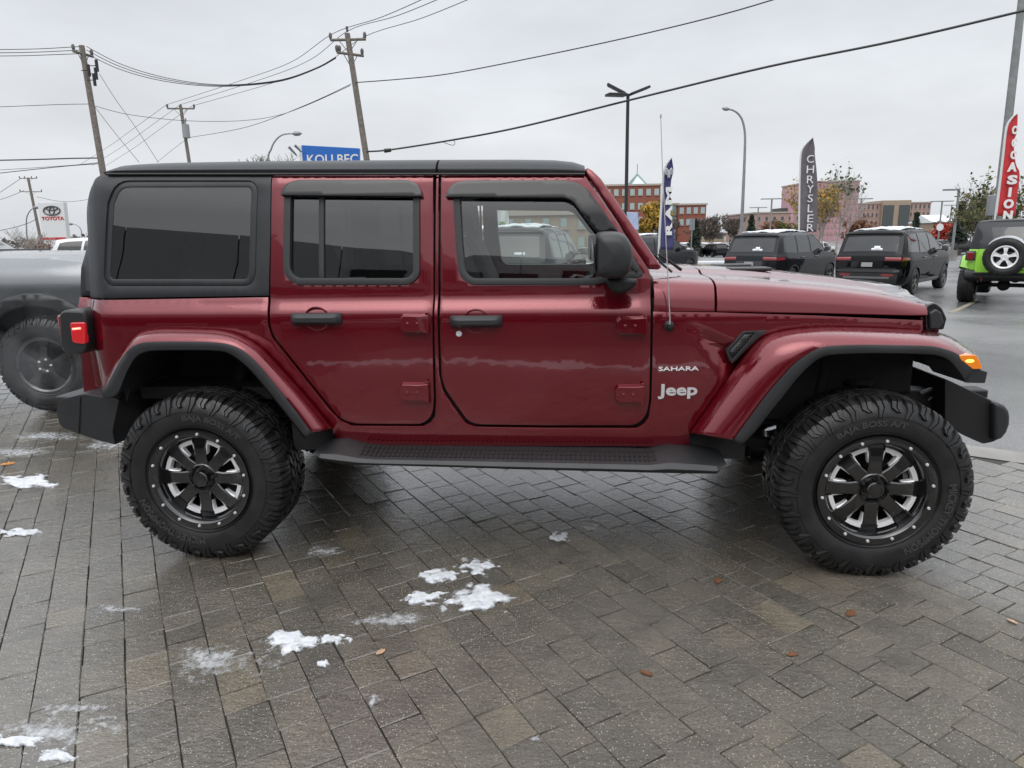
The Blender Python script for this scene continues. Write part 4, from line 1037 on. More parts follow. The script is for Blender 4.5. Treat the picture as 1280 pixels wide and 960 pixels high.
def pavers():
    rnd = random.Random(11); d1 = Vector((-math.sin(R(29.5)), math.cos(R(29.5)))); d2 = Vector((d1.y, -d1.x)); wrow = .136
    V = []; F = []; T = []
    for r_ in range(-88, 88):
        s0 = -5.5+rnd.random()*.2
        while s0 < 15:
            ln = rnd.choice((.11, .136, .136, .17, .17, .205, .25))
            g = .0006+rnd.random()*.0014; a0, a1 = s0+g, s0+ln-g; b0, b1 = r_*wrow+g, (r_+1)*wrow-g
            c = d1*((a0+a1)/2)+d2*((b0+b1)/2); s0 += ln
            if not (-10.5 < c.x < 8 and -3.2 < c.y < 13): continue
            if c.dot(EDGE_N) > LIM-.09: continue
            # only the wedge a camera near the photograph's could look at
            if c.y < .2 and abs(c.x) > 3.2: continue
            if c.x < -2.5-.95*max(c.y, 0) or c.x > 2.6+.95*max(c.y, 0): continue
            z = rnd.gauss(0, .0010); tx = rnd.gauss(0, .005); ty = rnd.gauss(0, .005); ch = .0022; tone = min(1, max(0, rnd.gauss(.45, .11)))
            if rnd.random() < .03: tone = .8
            n = len(V)
            for (A0, A1, B0, B1, zz) in ((a0, a1, b0, b1, -.03), (a0, a1, b0, b1, -.0032), (a0+ch, a1-ch, b0+ch, b1-ch, 0)):
                for a, b in ((A0, B0), (A1, B0), (A1, B1), (A0, B1)):
                    j = .0020
                    q = d1*(a+rnd.uniform(-j, j))+d2*(b+rnd.uniform(-j, j)); V.append((q.x, q.y, zz+z+(q.x-c.x)*tx+(q.y-c.y)*ty))
            for k in range(4):
                k2 = (k+1) % 4
                F.append((n+k2, n+k, n+4+k, n+4+k2)); F.append((n+4+k2, n+4+k, n+8+k, n+8+k2))
            F.append((n+11, n+10, n+9, n+8)); T += [tone]*12
    me = bpy.data.meshes.new('pavers'); me.from_pydata(V, [], F); me.materials.append(MT['pavers'])
    at_ = me.attributes.new('tone', 'FLOAT', 'POINT'); at_.data.foreach_set('value', T)
    bm = bmesh.new(); bm.from_mesh(me); bmesh.ops.recalc_face_normals(bm, faces=bm.faces)
    up = sum(f.normal.z for f in bm.faces)
    if up < 0: bmesh.ops.reverse_faces(bm, faces=bm.faces)
    bm.to_mesh(me); bm.free()
    o = bpy.data.objects.new('paver_plaza', me); COL.objects.link(o); tag(o, kind='structure')
pavers()
sheet('edge_strip', [edge_pt(-16, -.03), edge_pt(18, -.03), edge_pt(18, .24), edge_pt(-16, .24)], -.004, MT['concrete'])
# road, verge and kerbs beyond the lot
def strip(name, y0, y1, z, m, x0=-140, x1=160):
    bm = bmesh.new(); box(bm, x0, x1, y0, y1, LOT-.1, LOT+z); fix(bm); return tag(obj(name, bm, m, None, 30), kind='structure')
strip('verge', 35.5, 39.5, .10, MT['verge'], 2, 16.5); strip('kerb', 35.2, 35.5, .12, MT['kerb'], 2, 16.8)
strip('snowy_verge', 42.5, 43.6, .10, MT['snow'], 2, 19)
def line(p, q, w_):
    p = Vector(p[:2]); q = Vector(q[:2]); d = (q-p).normalized(); n = Vector((-d.y, d.x))*w_/2
    return [p+n, p-n, q-n, q+n]
for k, (a, b) in enumerate((((8.6, 13.4), (11.7, 17.2)), ((12.4, 12.0), (16.0, 16.4)), ((5.4, 16.6), (8.0, 20.0)))):
    bm = bmesh.new(); c = line(a, b, .11)
    n = 40; rows = []
    for i in range(n+1):
        t = i/n; e0 = Vector(c[0]).lerp(Vector(c[3]), t); e1 = Vector(c[1]).lerp(Vector(c[2]), t); rows.append([Vector((e0.x, e0.y, gz(*e0)+.005)), Vector((e1.x, e1.y, gz(*e1)+.005))])
    grid_rows(bm, rows); fix(bm); 
    for f in bm.faces:
        if f.normal.z < 0: f.normal_flip()
    tag(obj('parking_line', bm, MT['road_paint'], None, None), kind='structure')

# snow left on the pavers
def snow_patch(cx, cy, hw, hh, seed, m, thick=.009, rot=0, thr=0, n=56, freq=1.5):
    c = ground(cx, cy); ex = (ground(cx+hw, cy)-c); ey = (ground(cx, cy-hh)-c)
    ca, sa = math.cos(rot), math.sin(rot); ax = ex*1.5; ay = ey*1.5
    bm = bmesh.new(); lay = bm.verts.layers.float.new('cover'); vg = {}
    for i in range(n+1):
        for j in range(n+1):
            a, b = i/n*2-1, j/n*2-1; a2, b2 = a*ca+b*sa, -a*sa+b*ca
            r2 = math.sqrt((a2*1.5)**2+(b2*1.5)**2)
            v = 1-r2+.75*mnoise.fractal(Vector((a2*freq*1.3+seed*7.1, b2*freq*1.0, seed)), .9, 2.1, 5)-thr
            p = c+ax*a+ay*b; z = max(0, min(1, v*2.2))*thick+.0015*mnoise.noise(Vector((p.x*60, p.y*60, 0)))
            vg[i, j] = (v, Vector((p.x, p.y, .0005+z)))
    vv = {}
    for k, (v, p) in vg.items():
        if v > -.06: vv[k] = bm.verts.new(p); vv[k][lay] = v
    for i in range(n):
        for j in range(n):
            q = [(i, j), (i+1, j), (i+1, j+1), (i, j+1)]
            if all(k in vv for k in q): bm.faces.new([vv[k] for k in q])
    bmesh.ops.delete(bm, geom=[v for v in bm.verts if not v.link_faces], context='VERTS')
    bmesh.ops.recalc_face_normals(bm, faces=bm.faces)
    if sum(f.normal.z for f in bm.faces) < 0: bmesh.ops.reverse_faces(bm, faces=bm.faces)
    return bm
def mat_melt(name, col, lo, hi, amax, nscale, rough, wn_=.9, wc=1.0):
    m = bpy.data.materials.new(name); m.use_nodes = True; t = m.node_tree; p = t.nodes['Principled BSDF']; L = t.links.new
    p.inputs['Roughness'].default_value = rough
    tc = t.nodes.new('ShaderNodeTexCoord'); n = t.nodes.new('ShaderNodeTexNoise'); n.inputs['Scale'].default_value = nscale; n.inputs['Detail'].default_value = 8; n.inputs['Roughness'].default_value = .72; L(tc.outputs['Object'], n.inputs['Vector'])
    a = t.nodes.new('ShaderNodeAttribute'); a.attribute_name = 'cover'
    s = t.nodes.new('ShaderNodeMath'); s.operation = 'MULTIPLY_ADD'; s.inputs[1].default_value = wn_; L(n.outputs[0], s.inputs[0]); sc_ = t.nodes.new('ShaderNodeMath'); sc_.operation = 'MULTIPLY'; sc_.inputs[1].default_value = wc; L(a.outputs['Fac'], sc_.inputs[0]); L(sc_.outputs[0], s.inputs[2])
    r = t.nodes.new('ShaderNodeMapRange'); r.inputs[1].default_value = lo; r.inputs[2].default_value = hi; r.inputs[3].default_value = 0; r.inputs[4].default_value = amax; L(s.outputs[0], r.inputs[0]); L(r.outputs[0], p.inputs['Alpha'])
    n2 = t.nodes.new('ShaderNodeTexNoise'); n2.inputs['Scale'].default_value = 45; n2.inputs['Detail'].default_value = 5; L(tc.outputs['Object'], n2.inputs['Vector'])
    c = t.nodes.new('ShaderNodeMapRange'); c.inputs[1].default_value = .3; c.inputs[2].default_value = .7; c.inputs[3].default_value = .72; c.inputs[4].default_value = 1.12; L(n2.outputs[0], c.inputs[0])
    x = t.nodes.new('ShaderNodeMixRGB'); x.blend_type = 'MULTIPLY'; x.inputs[0].default_value = 1; x.inputs[1].default_value = (*col, 1); L(c.outputs[0], x.inputs[2]); L(x.outputs[0], p.inputs['Base Color'])
    b = t.nodes.new('ShaderNodeBump'); b.inputs['Strength'].default_value = .7; b.inputs['Distance'].default_value = .006; L(n2.outputs[0], b.inputs['Height']); L(b.outputs[0], p.inputs['Normal'])
    return m
MT['slush'] = mat_melt('thin_slush', (.66, .68, .70), 1.22, 1.80, .62, 30, .4, 2.2, .42)
MT['melt'] = mat_melt('melting_snow', (.62, .64, .67), .46, .80, 1, 22, .5, 1.0, .9)
for a in ((548, 720, 24, 8, 1, 'thin crust of white snow on the pavers below the middle of the car'), (597, 708, 24, 9, 2, 'small oval of white snow, rightmost and farthest of the cluster'),
          (530, 748, 26, 8, 3, 'ragged white snow scrap at the left end of the cluster'), (597, 750, 40, 17, 4, 'large torn streak of white snow, biggest of the cluster'),
          (365, 802, 36, 13, 5, 'broad white snow patch on pavers in front of the rear wheel'), (418, 800, 20, 6, 6, 'grey melting tail beside the broad snow patch'),
          (404, 831, 8, 4, 7, 'tiny white snow crumb below the broad snow patch'), (700, 672, 13, 6, 8, 'small white ring of snow on wet pavers under the front door'),
          (36, 602, 34, 9, 9, 'flat white snow scrap at left by the rear bumper'), (24, 666, 24, 5, 10, 'thin sliver of white snow at the left edge'), (20, 928, 36, 8, 11, 'white snow streak in the lower left corner'), (72, 945, 30, 8, 12, 'narrow snow strip along the bottom left edge')):
    b_ = snow_patch(*a[:4], a[4], None, thr=.02 if a[2] > 10 else -.1, rot=-.15, freq=2.2)
    tag(obj('snow_patch', b_, MT['melt'], None, 60), a[5], 'snow', 'snow patches left on the pavers')
slb = None; first = None
bmS = bmesh.new()
for k, a in enumerate(((275, 827, 60, 18), (490, 775, 46, 9), (735, 660, 26, 5), (465, 878, 8, 12), (140, 762, 30, 5), (60, 915, 80, 18), (130, 556, 26, 6), (100, 885, 40, 8), (20, 565, 40, 6), (60, 545, 40, 5), (668, 925, 7, 5), (405, 688, 24, 6))):
    b_ = snow_patch(*a, 30+k, None, thick=.0022, thr=-.25, rot=-.2, n=30); me = bpy.data.meshes.new('tmp'); b_.to_mesh(me); b_.free(); bmS.from_mesh(me); bpy.data.meshes.remove(me)
for v in bmS.verts: v.co.z += .0006
tag(obj('slush_film', bmS, MT['slush'], None, 60), 'thin grey smears of melting slush over the wet pavers', 'slush', kind='stuff')
# leaves
MT['leaf_o'] = mat('orange_leaf', (.42, .17, .03), .6, var=.3, vscale=30); MT['leaf_b'] = mat('brown_leaf', (.14, .055, .022), .6, var=.3, vscale=30); MT['leaf_p'] = mat('pale_leaf', (.42, .27, .17), .6, var=.3, vscale=30)
for (u, v, s, rot, m, lb) in ((10, 581, .055, .4, 'leaf_o', 'curled orange leaf on the pavers at the left edge'), (897, 727, .032, 1.2, 'leaf_b', 'small brown leaf on pavers left of the front wheel'),
                              (1063, 768, .034, .7, 'leaf_b', 'dark brown leaf on pavers below the front wheel'), (1265, 778, .026, 1.9, 'leaf_p', 'pale pinkish leaf at the right edge of the pavers'),
                              (808, 843, .03, 2.5, 'leaf_b', 'reddish brown leaf stuck in a joint, nearest the camera'), (990, 819, .026, .2, 'leaf_b', 'rusty brown leaf on a paver below the brown leaf row'), (476, 816, .026, .9, 'leaf_p', 'pale brown leaf beside the broad snow patch')):
    s *= .85; c = ground(u, v); bm = bmesh.new(); rows = []
    for i in range(9):
        t = i/8*2-1; w_ = (1-t*t)**.8*(.50+.14*math.sin(i*2.7+u))
        rows.append([Vector((t, k*w_, .25*(k*w_)**2*2+.10*t*t+.02)) for k in (-1, -.5, 0, .5, 1)])
    grid_rows(bm, rows); bmesh.ops.remove_doubles(bm, verts=bm.verts, dist=1e-4)
    for v_ in bm.verts: v_.co *= s
    o = obj('leaf', bm, MT[m], None, 60); o.location = (c.x, c.y, .003); o.rotation_euler = (.1, 0, rot); s_ = o.modifiers.new('s', 'SOLIDIFY'); s_.thickness = .0006; tag(o, lb, 'leaf', 'fallen leaves')
# ------------------------------------------------------------------ other vehicles
def prune(root, names):
    for ch in list(root.children_recursive):
        if ch.name.split('.')[0] in names:
            for c in list(ch.children_recursive): bpy.data.objects.remove(c)
            bpy.data.objects.remove(ch)
            return prune(root, names)
def swap(root, table):
    for o in [root]+list(root.children_recursive):
        for s in o.material_slots:
            if s.material and s.material.name in table:
                k = table[s.material.name]; s.link = 'OBJECT'; s.material = k
hero = build_vehicle()
def clone_vehicle(label, table, loc, rz, sc, drop, rims):
    c = copy_tree(hero); c.location = loc; c.rotation_euler = (0, 0, rz); c.scale = (sc, sc, sc); c['label'] = label
    prune(c, drop | {'badge_lettering', 'bug_deflector', 'deflector_bracket', 'rain_guard', 'tyre_lettering', 'antenna_base', 'filament'})
    swap(c, table)
    for wv in [o for o in c.children if o.name.split('.')[0] == 'wheel']:
        for r_ in [o for o in wv.children if o.name.split('.')[0] == 'rim']:
            for q in list(r_.children_recursive): bpy.data.objects.remove(q)
            bpy.data.objects.remove(r_)
        rim_five(wv, rims)
    return c
MT['lime_red'] = MT['lens_red_off']
def place(anchor, local, rz, sc):
    ca, sa = math.cos(rz), math.sin(rz); l = Vector(local)*sc
    return Vector((anchor.x-(l.x*ca-l.y*sa), anchor.y-(l.x*sa+l.y*ca), 0))
rz = R(50); g_ = ground_s(1206, 377); lime_loc = place(g_, (-1.504, .80, 0), rz, 1.03); lime_loc.z = g_.z
lime = clone_vehicle('lime green off-road vehicle seen from behind, spare wheel on its tailgate, at right edge', {'red_paint': MT['lime'], 'red_lens': MT['lens_red_off'], 'amber_lens': MT['lamp_glass']}, lime_loc, rz, 1.03, set(), MT['steel'])
for o in lime.children:
    if o.name.split('.')[0] == 'spare_wheel':
        for r_ in [q for q in o.children if q.name.split('.')[0] == 'rim']:
            for q in list(r_.children_recursive): bpy.data.objects.remove(q)
            bpy.data.objects.remove(r_)
        rim_five(o, MT['milled'])
prune(hero, {'spare_wheel', 'spare_carrier'})
hero['label'] = 'dark red four door off-road vehicle with black hard top and mud tyres'

# snow lying on the lime one's roof and spare wheel
def cap(name, parent, rows, thick, seed, m=None):
    bm = bmesh.new(); P = []
    for i, r_ in enumerate(rows):
        P.append([Vector(p)+Vector((0, 0, thick*(.4+.6*mnoise.noise(Vector(p)*6+Vector((seed, 0, 0)))))) for p in r_])
    grid_rows(bm, P); fix(bm)
    if sum(f.normal.z for f in bm.faces) < 0: bmesh.ops.reverse_faces(bm, faces=bm.faces)
    o = obj(name, bm, MT['snow'], parent, 60); s_ = o.modifiers.new('s', 'SOLIDIFY'); s_.thickness = thick*1.5; s_.offset = -1; return o
zr = 1.845
cap('roof_snow', lime, [[(-1.88+.1*i, y*.105, zr-.004*abs(y)**1.5) for y in range(-6, 7)] for i in range(19)], .03, 1)
for o in lime.children:
    if o.name.split('.')[0] == 'spare_wheel':
        rows = []
        for i in range(15):
            t = R(38)+R(104)*i/14; rows.append([((RT+.0)*math.cos(t), .02+.25*j/4, (RT-.0)*math.sin(t)) for j in range(5)])
        bm = bmesh.new(); P = []
        for i, r_ in enumerate(rows):
            k = math.sin(math.pi*i/14)**.5; P.append([Vector(p)*(1+.10*k) for p in r_])
        grid_rows(bm, [[Vector(p) for p in r_] for r_ in rows]); grid_rows(bm, P); fix(bm); q = obj('tyre_snow', bm, MT['snow'], o, 60)
        for fr, k in ((0, 0),): pass
        bm = bmesh.new()
        for j in (0, 4): grid_rows(bm, [[Vector(rows[i][j]) for i in range(15)], [P[i][j] for i in range(15)]])
        fix(bm); obj('tyre_snow', bm, MT['snow'], o, 60)

# ---- family SUVs
SUVP = [(-2.30, .30), (-2.46, .34), (-2.50, .46), (-2.515, .66), (-2.47, .74), (-2.455, .98), (-2.43, 1.10), (-2.40, 1.14), (-2.28, 1.38), (-2.13, 1.64), (-2.16, 1.70), (-2.12, 1.725), (-1.7, 1.765), (-1.0, 1.795), (-.3, 1.795), (.15, 1.76), (.38, 1.71), (.75, 1.46), (1.12, 1.19), (1.2, 1.155), (1.7, 1.12), (2.15, 1.06), (2.36, .98), (2.44, .86), (2.48, .62), (2.46, .42), (2.30, .30)]
def SW(x, z):
    T = [(.28, .86), (.38, .93), (.55, .965), (.80, .985), (.98, .985), (1.08, .965), (1.13, .935), (1.2, .915), (1.5, .83), (1.68, .755), (1.74, .70), (1.80, .55)]
    h = T[-1][1]
    if z <= T[0][0]: h = T[0][1]
    else:
        for (a, p), (b, q) in zip(T, T[1:]):
            if z <= b: h = p+(q-p)*(z-a)/(b-a); break
    if x < -1.9: h -= .16*((-1.9-x)/.6)**2
    if x > 1.6: h -= .22*((x-1.6)/.88)**2
    return h
def suv_patch(i0, i1, s0, s1, off, ns=14, crown=.05, SUVP=None, SW=None):
    SUVP = SUVP or globals()['SUVP']; SW = SW or globals()['SW']
    """a patch of the lengthwise skin between two (fractional) profile indices"""
    rows = []; n = max(2, int((i1-i0)*5))
    for i in range(n+1):
        f = i0+(i1-i0)*i/n; k = min(int(f), len(SUVP)-2); t = f-k
        a, b = Vector(SUVP[k]), Vector(SUVP[k+1]); p = a.lerp(b, t)
        ta = (Vector(SUVP[min(k+1, len(SUVP)-1)])-Vector(SUVP[max(k-1, 0)])).normalized(); tb = (Vector(SUVP[min(k+2, len(SUVP)-1)])-Vector(SUVP[k])).normalized()
        tn = ta.lerp(tb, t).normalized(); nn = Vector((-tn.y, tn.x))
        h = SW(p.x, p.y); r_ = []
        for j in range(ns+1):
            s = s0+(s1-s0)*j/ns; c = crown*(1-abs(s)**2.6)+off; r_.append(Vector((p.x+nn.x*c, s*h*(1+ (off*.0)), p.y+nn.y*c)))
        rows.append(r_)
    bm = bmesh.new(); grid_rows(bm, rows); bmesh.ops.recalc_face_normals(bm, faces=bm.faces)
    return bm
def suv(name_label, m, loc, rz, sc=1.0, detail=True, snow=True, group=None, trim=None):
    loc = Vector((loc[0], loc[1], gz(loc[0], loc[1])))
    root = thing('parked_suv', loc, name_label, 'car', rz, group); root.scale = (sc, sc, sc)
    top = [p for p in SUVP]
    def arch(cx): return [(cx+.43*math.cos(R(a)), .34+.43*math.sin(R(a))) for a in range(0, 181, 15)]
    po = SUVP[:]+[(x, z) for x, z in [(1.98, .30)]]+[q for q in arch(1.52)]+[(1.06, .30), (-1.02, .30)]+[q for q in arch(-1.48)]+[(-1.94, .30)]
    body = None
    bmA = suv_patch(1, len(SUVP)-2, -1, 1, 0)
    for side in (-1, 1):
        b_ = flat_fill([po], .05, .12)
        for v in b_.verts: v.co.y = side*SW(v.co.x, v.co.z)
        me = bpy.data.meshes.new('t'); b_.to_mesh(me); b_.free(); bmA.from_mesh(me); bpy.data.meshes.remove(me)
    bmesh.ops.remove_doubles(bmA, verts=bmA.verts, dist=.002); bmesh.ops.recalc_face_normals(bmA, faces=bmA.faces)
    body = obj('body', bmA, m, root, 32)
    bm = bmesh.new(); box(bm, -2.2, 2.25, -.72, .72, .30, .95)
    fix(bm); obj('underbody', bm, MT['liner'], root, None)
    G = MT['car_glass']
    def sidew(nm, poly, side, mm, off=.006, par=None):
        b_ = flat_fill([poly], .06, .12)
        for v in b_.verts: v.co.y = side*(SW(v.co.x, v.co.z)+off)
        bmesh.ops.recalc_face_normals(b_, faces=b_.faces)
        if sum(f.normal.y*side for f in b_.faces) < 0: bmesh.ops.reverse_faces(b_, faces=b_.faces)
        return obj(nm, b_, mm, par or root, 30)
    for side in (-1, 1):
        sidew('window', [(-.10, 1.17), (.98, 1.17), (.70, 1.42), (.36, 1.655), (.10, 1.69), (-.06, 1.70)], side, G)
        sidew('window', [(-1.12, 1.17), (-.20, 1.17), (-.16, 1.70), (-1.02, 1.70)], side, G)
        sidew('window', [(-2.14, 1.20), (-1.22, 1.17), (-1.12, 1.69), (-1.70, 1.665), (-1.98, 1.61)], side, G)
    obj('rear_window', suv_patch(7.25, 9.0, -.86, .86, .006), G, root, 40)
    obj('windscreen', suv_patch(16.2, 18.0, -.86, .86, .006), G, root, 40)
    wl = []
    for x in (1.52, -1.48):
        for side in (-1, 1):
            e_ = bpy.data.objects.new('wheel', None); COL.objects.link(e_); e_.parent = root; e_.location = (x, side*.965, .37); e_.rotation_euler = (0, 0, 0 if side < 0 else math.pi)
            if 'suvt' not in TYRE:
                b_ = bmesh.new(); lathe(b_, [(.25, .02), (.27, .0), (.32, -.006), (.355, .01), (.37, .03), (.372, .12), (.37, .22), (.355, .245), (.26, .25)], n=40); fix(b_); t = obj('tyre', b_, MT['rubber'], e_, 30); TYRE['suvt'] = t.data
                r_ = rim_five(e_, MT['steel'], .25); TYRE['suvr'] = r_
            else:
                t = bpy.data.objects.new('tyre', TYRE['suvt']); COL.objects.link(t); t.parent = e_
                if detail: copy_tree(TYRE['suvr'], e_)
                else:
                    r_ = bpy.data.objects.new('rim', TYRE['suvr'].data); COL.objects.link(r_); r_.parent = e_
    if detail:
        obj('spoiler', suv_patch(8.9, 11.2, -.95, .95, .012), m, root, 40)
        for s in (-1, 1):
            a, b = (s*.52, s*.995) if s > 0 else (s*.995, s*.52)
            tl = obj('tail_lamp', suv_patch(4.95, 5.66, a, b, .010), MT['lens_red_off'], root, 40); s_ = tl.modifiers.new('s', 'SOLIDIFY'); s_.thickness = .03
            sidew('tail_lamp', [(-2.45, .965), (-2.12, .99), (-2.14, 1.05), (-2.42, 1.065)], s, MT['lens_red_off'], .008)
            sidew('wheel_trim', [(1.52+.43*math.cos(R(a_)), .34+.43*math.sin(R(a_))) for a_ in range(0, 181, 15)]+[(1.52+.49*math.cos(R(a_)), .34+.49*math.sin(R(a_))) for a_ in range(180, -1, -15)], s, MT['plastic'], .008)
            sidew('wheel_trim', [(-1.48+.43*math.cos(R(a_)), .34+.43*math.sin(R(a_))) for a_ in range(0, 181, 15)]+[(-1.48+.49*math.cos(R(a_)), .34+.49*math.sin(R(a_))) for a_ in range(180, -1, -15)], s, MT['plastic'], .008)
            sidew('sill', [(-1.0, .30), (1.04, .30), (1.06, .42), (-1.0, .42)], s, MT['chrome_dull'], .008)
            for x in (-.98, .08): 
                bm = bmesh.new(); y = s*(SW(x, 1.03)+.012); tube(bm, [(x, y, 1.03), (x+.02, y+s*.02, 1.032), (x+.18, y+s*.02, 1.032), (x+.2, y, 1.03)], .014, 8); fix(bm); obj('door_handle', bm, MT['gloss_black'], root, 40)
            bm = bmesh.new(); prism(bm, [(.70, 1.18), (.74, 1.33), (.86, 1.34), (.92, 1.24), (.88, 1.18)], lambda q: Vector((q[0], s*1.0, q[1])), lambda q: Vector((q[0]-.03, s*1.18, q[1]))); box(bm, .76, .84, min(s*.88, s*1.02), max(s*.88, s*1.02), 1.19, 1.23); fix(bm); obj('side_mirror', bm, MT['gloss_black'], root, 40, .02)
        obj('bumper', suv_patch(1.0, 2.9, -.99, .99, .008), MT['plastic'], root, 40)
        obj('bumper_strip', suv_patch(2.2, 2.45, -.75, .75, .016), MT['chrome_dull'], root, 40)
        for s in (-1, 1):
            a, b = (.50, .86) if s > 0 else (-.86, -.50)
            obj('reflector', suv_patch(2.5, 2.8, a, b, .016), MT['lens_red_off'], root, 40)
        obj('number_plate', suv_patch(4.25, 4.75, -.17, .17, .012, 4), MT['plate'], root, 40)
        obj('plate_recess', suv_patch(4.1, 4.85, -.50, .50, .007), MT['gloss_black'], root, 40)
    if snow:
        rnd = random.Random(int(loc[0]*10))
        bm = suv_patch(11.4, 15.2, -.88, .88, .012, 22); 
        kill = []
        for f in bm.faces:
            c = f.calc_center_median(); v = mnoise.fractal(Vector((c.x*1.6+loc[0], c.y*2.2, 1)), 1, 2, 3)
            if v+.8-.5*abs(c.y)/.8 < .0: kill.append(f)
        bmesh.ops.delete(bm, geom=kill, context='FACES')
        for v in bm.verts: v.co.z += .035*(.8+mnoise.noise(v.co*5))
        o = obj('roof_snow', bm, MT['snow'], root, 60); s_ = o.modifiers.new('s', 'SOLIDIFY'); s_.thickness = .03
        if detail:
            for (c0, wd_, hg) in (((-.30, .20, .20), (.24, .24, .19)) if loc[0] < 9 else ((-.18, .26, .24),)):
                bm = suv_patch(7.35, 8.3, -.62, .62, .016, 46); kill = []
                for f in bm.faces:
                    c = f.calc_center_median(); v = hg*(1-((c.y-c0)/wd_)**2)*(.75+.5*mnoise.noise(Vector((c.y*9+loc[0], 2, 0)))+.3*mnoise.noise(Vector((c.y*23, 5, 0))))
                    if c.z-1.17 > v or abs(c.y-c0) > wd_*.97: kill.append(f)
                bmesh.ops.delete(bm, geom=kill, context='FACES')
                if bm.faces: o = obj('window_snow', bm, MT['snow'], root, 60); s_ = o.modifiers.new('s', 'SOLIDIFY'); s_.thickness = .02
                else: bm.free()
    return root
MT['car_glass'] = mat('dark_car_glass', (.014, .016, .018), .04, spec=.5, coat=.25)
MT['chrome_dull'] = mat('dull_trim', (.22, .22, .23), .35, metal=.6)
MT['plate'] = mat('number_plate', (.30, .30, .31), .5)
h = R(45); rz = math.pi/2-h
g2 = Vector((9.35, 18.2, 0)); 
def suv_at(u, Y, lateral, rz, sc):           # rear right corner at pixel column u and distance Y
    q = at(u, 330, Y); return place(Vector((q.x, q.y, 0)), (-2.45, -.93, 0), rz, sc)
suv('black SUV with snow on its roof, facing away, parked beside the lime green vehicle', MT['black_paint'], suv_at(1131, 18.6, 0, rz, 1.0), rz, 1.0)
suv('charcoal SUV with snow on roof and rear window, left of the black one', MT['charcoal_paint'], suv_at(974, 20.6, 0, rz, .99), rz, .99)
gq = ground_s(874, 343); 
suv('dark grey SUV half hidden behind the windscreen pillar, its front wheel showing', MT['charcoal_paint'], place(gq, (2.30, -.95, 0), math.pi/2-R(47), .97), math.pi/2-R(47), .97)
# seen through the cabin glass
for u, Y, m, lb in ((640, 15.5, 'grey_paint', 'silver SUV with snowy roof seen through the front door glass, on the left'), (735, 15.0, 'charcoal_paint', 'dark SUV with snowy roof seen through the front door glass, on the right')):
    q = at(u, 330, Y); suv(lb, MT[m], (q.x-1.2, q.y, 0), R(100 if u < 700 else 75), .93)
MT['white_paint'] = paint('white_paint', (.62, .63, .64), 0, .35); MT['blue_paint'] = paint('blue_paint', (.02, .07, .20), .2, .35); MT['silver_paint'] = paint('silver_paint', (.38, .39, .40), .5, .35)
rnd = random.Random(5); far = []
proto = {}
cols = ['white_paint', 'silver_paint', 'blue_paint', 'charcoal_paint', 'white_paint', 'black_paint']
names = {'white_paint': 'white', 'silver_paint': 'silver', 'blue_paint': 'blue', 'charcoal_paint': 'charcoal', 'black_paint': 'black'}
spots = [(846, 92), (854, 84), (864, 95), (873, 88), (883, 98), (892, 86), (901, 94), (1163, 80), (1170, 90), (1178, 84), (1187, 96), (1195, 86), (1024, 90), (1203, 98), (838, 100), (1206, 82)]
for i, (u, Y) in enumerate(spots):
    q = at(u, 310, Y); c = cols[i % 6]; rz_ = R(rnd.choice((5, 20, 85, 100, 60)))
    side = 'in the distant lot beyond the flag row at left' if u < 950 else 'in the distant lot beside the lamp masts at right' if u > 1100 else 'between the two black SUVs, far off'
    if 'p' not in proto: o = suv('x', MT['white_paint'], (q.x, q.y, 0), rz_, .92, detail=False); proto['p'] = o
    else: o = copy_tree(proto['p'])
    o.location = (q.x, q.y, gz(q.x, q.y)); o.rotation_euler = (0, 0, rz_)
    if c != 'white_paint': swap(o, {'white_paint': MT[c]})
    o['group'] = 'cars in the far parking lot'; o['label'] = f'small distant {names[c]} car {side}'
q = at(150, 312, 30); o = suv('white van roof showing beside the tall red lettered sign at left', MT['white_paint'], (q.x, q.y, 0), R(10), 1.0, detail=False, snow=False)

# ---- the grey pickup at the left edge
PUP = [(-2.75, .50), (-2.88, .55), (-2.90, .75), (-2.90, 1.30), (-2.84, 1.36), (-1.30, 1.37), (-1.22, 1.40), (-1.12, 1.86), (-1.0, 1.93), (-.5, 1.97), (-.35, 1.93), (-.15, 1.86), (.58, 1.42), (.75, 1.385), (1.9, 1.36), (2.35, 1.31), (2.60, 1.22), (2.70, 1.08), (2.73, .80), (2.66, .52), (2.50, .46)]
def PW(x, z):
    T = [(.40, .90), (.60, .97), (.9, .995), (1.12, .99), (1.22, .965), (1.30, .92), (1.37, .84), (1.45, .83), (1.9, .70), (2.0, .6)]
    h = T[-1][1]
    if z <= T[0][0]: h = T[0][1]
    else:
        for (a, p), (b, q) in zip(T, T[1:]):
            if z <= b: h = p+(q-p)*(z-a)/(b-a); break
    if x > 2.0: h -= .14*((x-2.0)/.73)**2
    return h
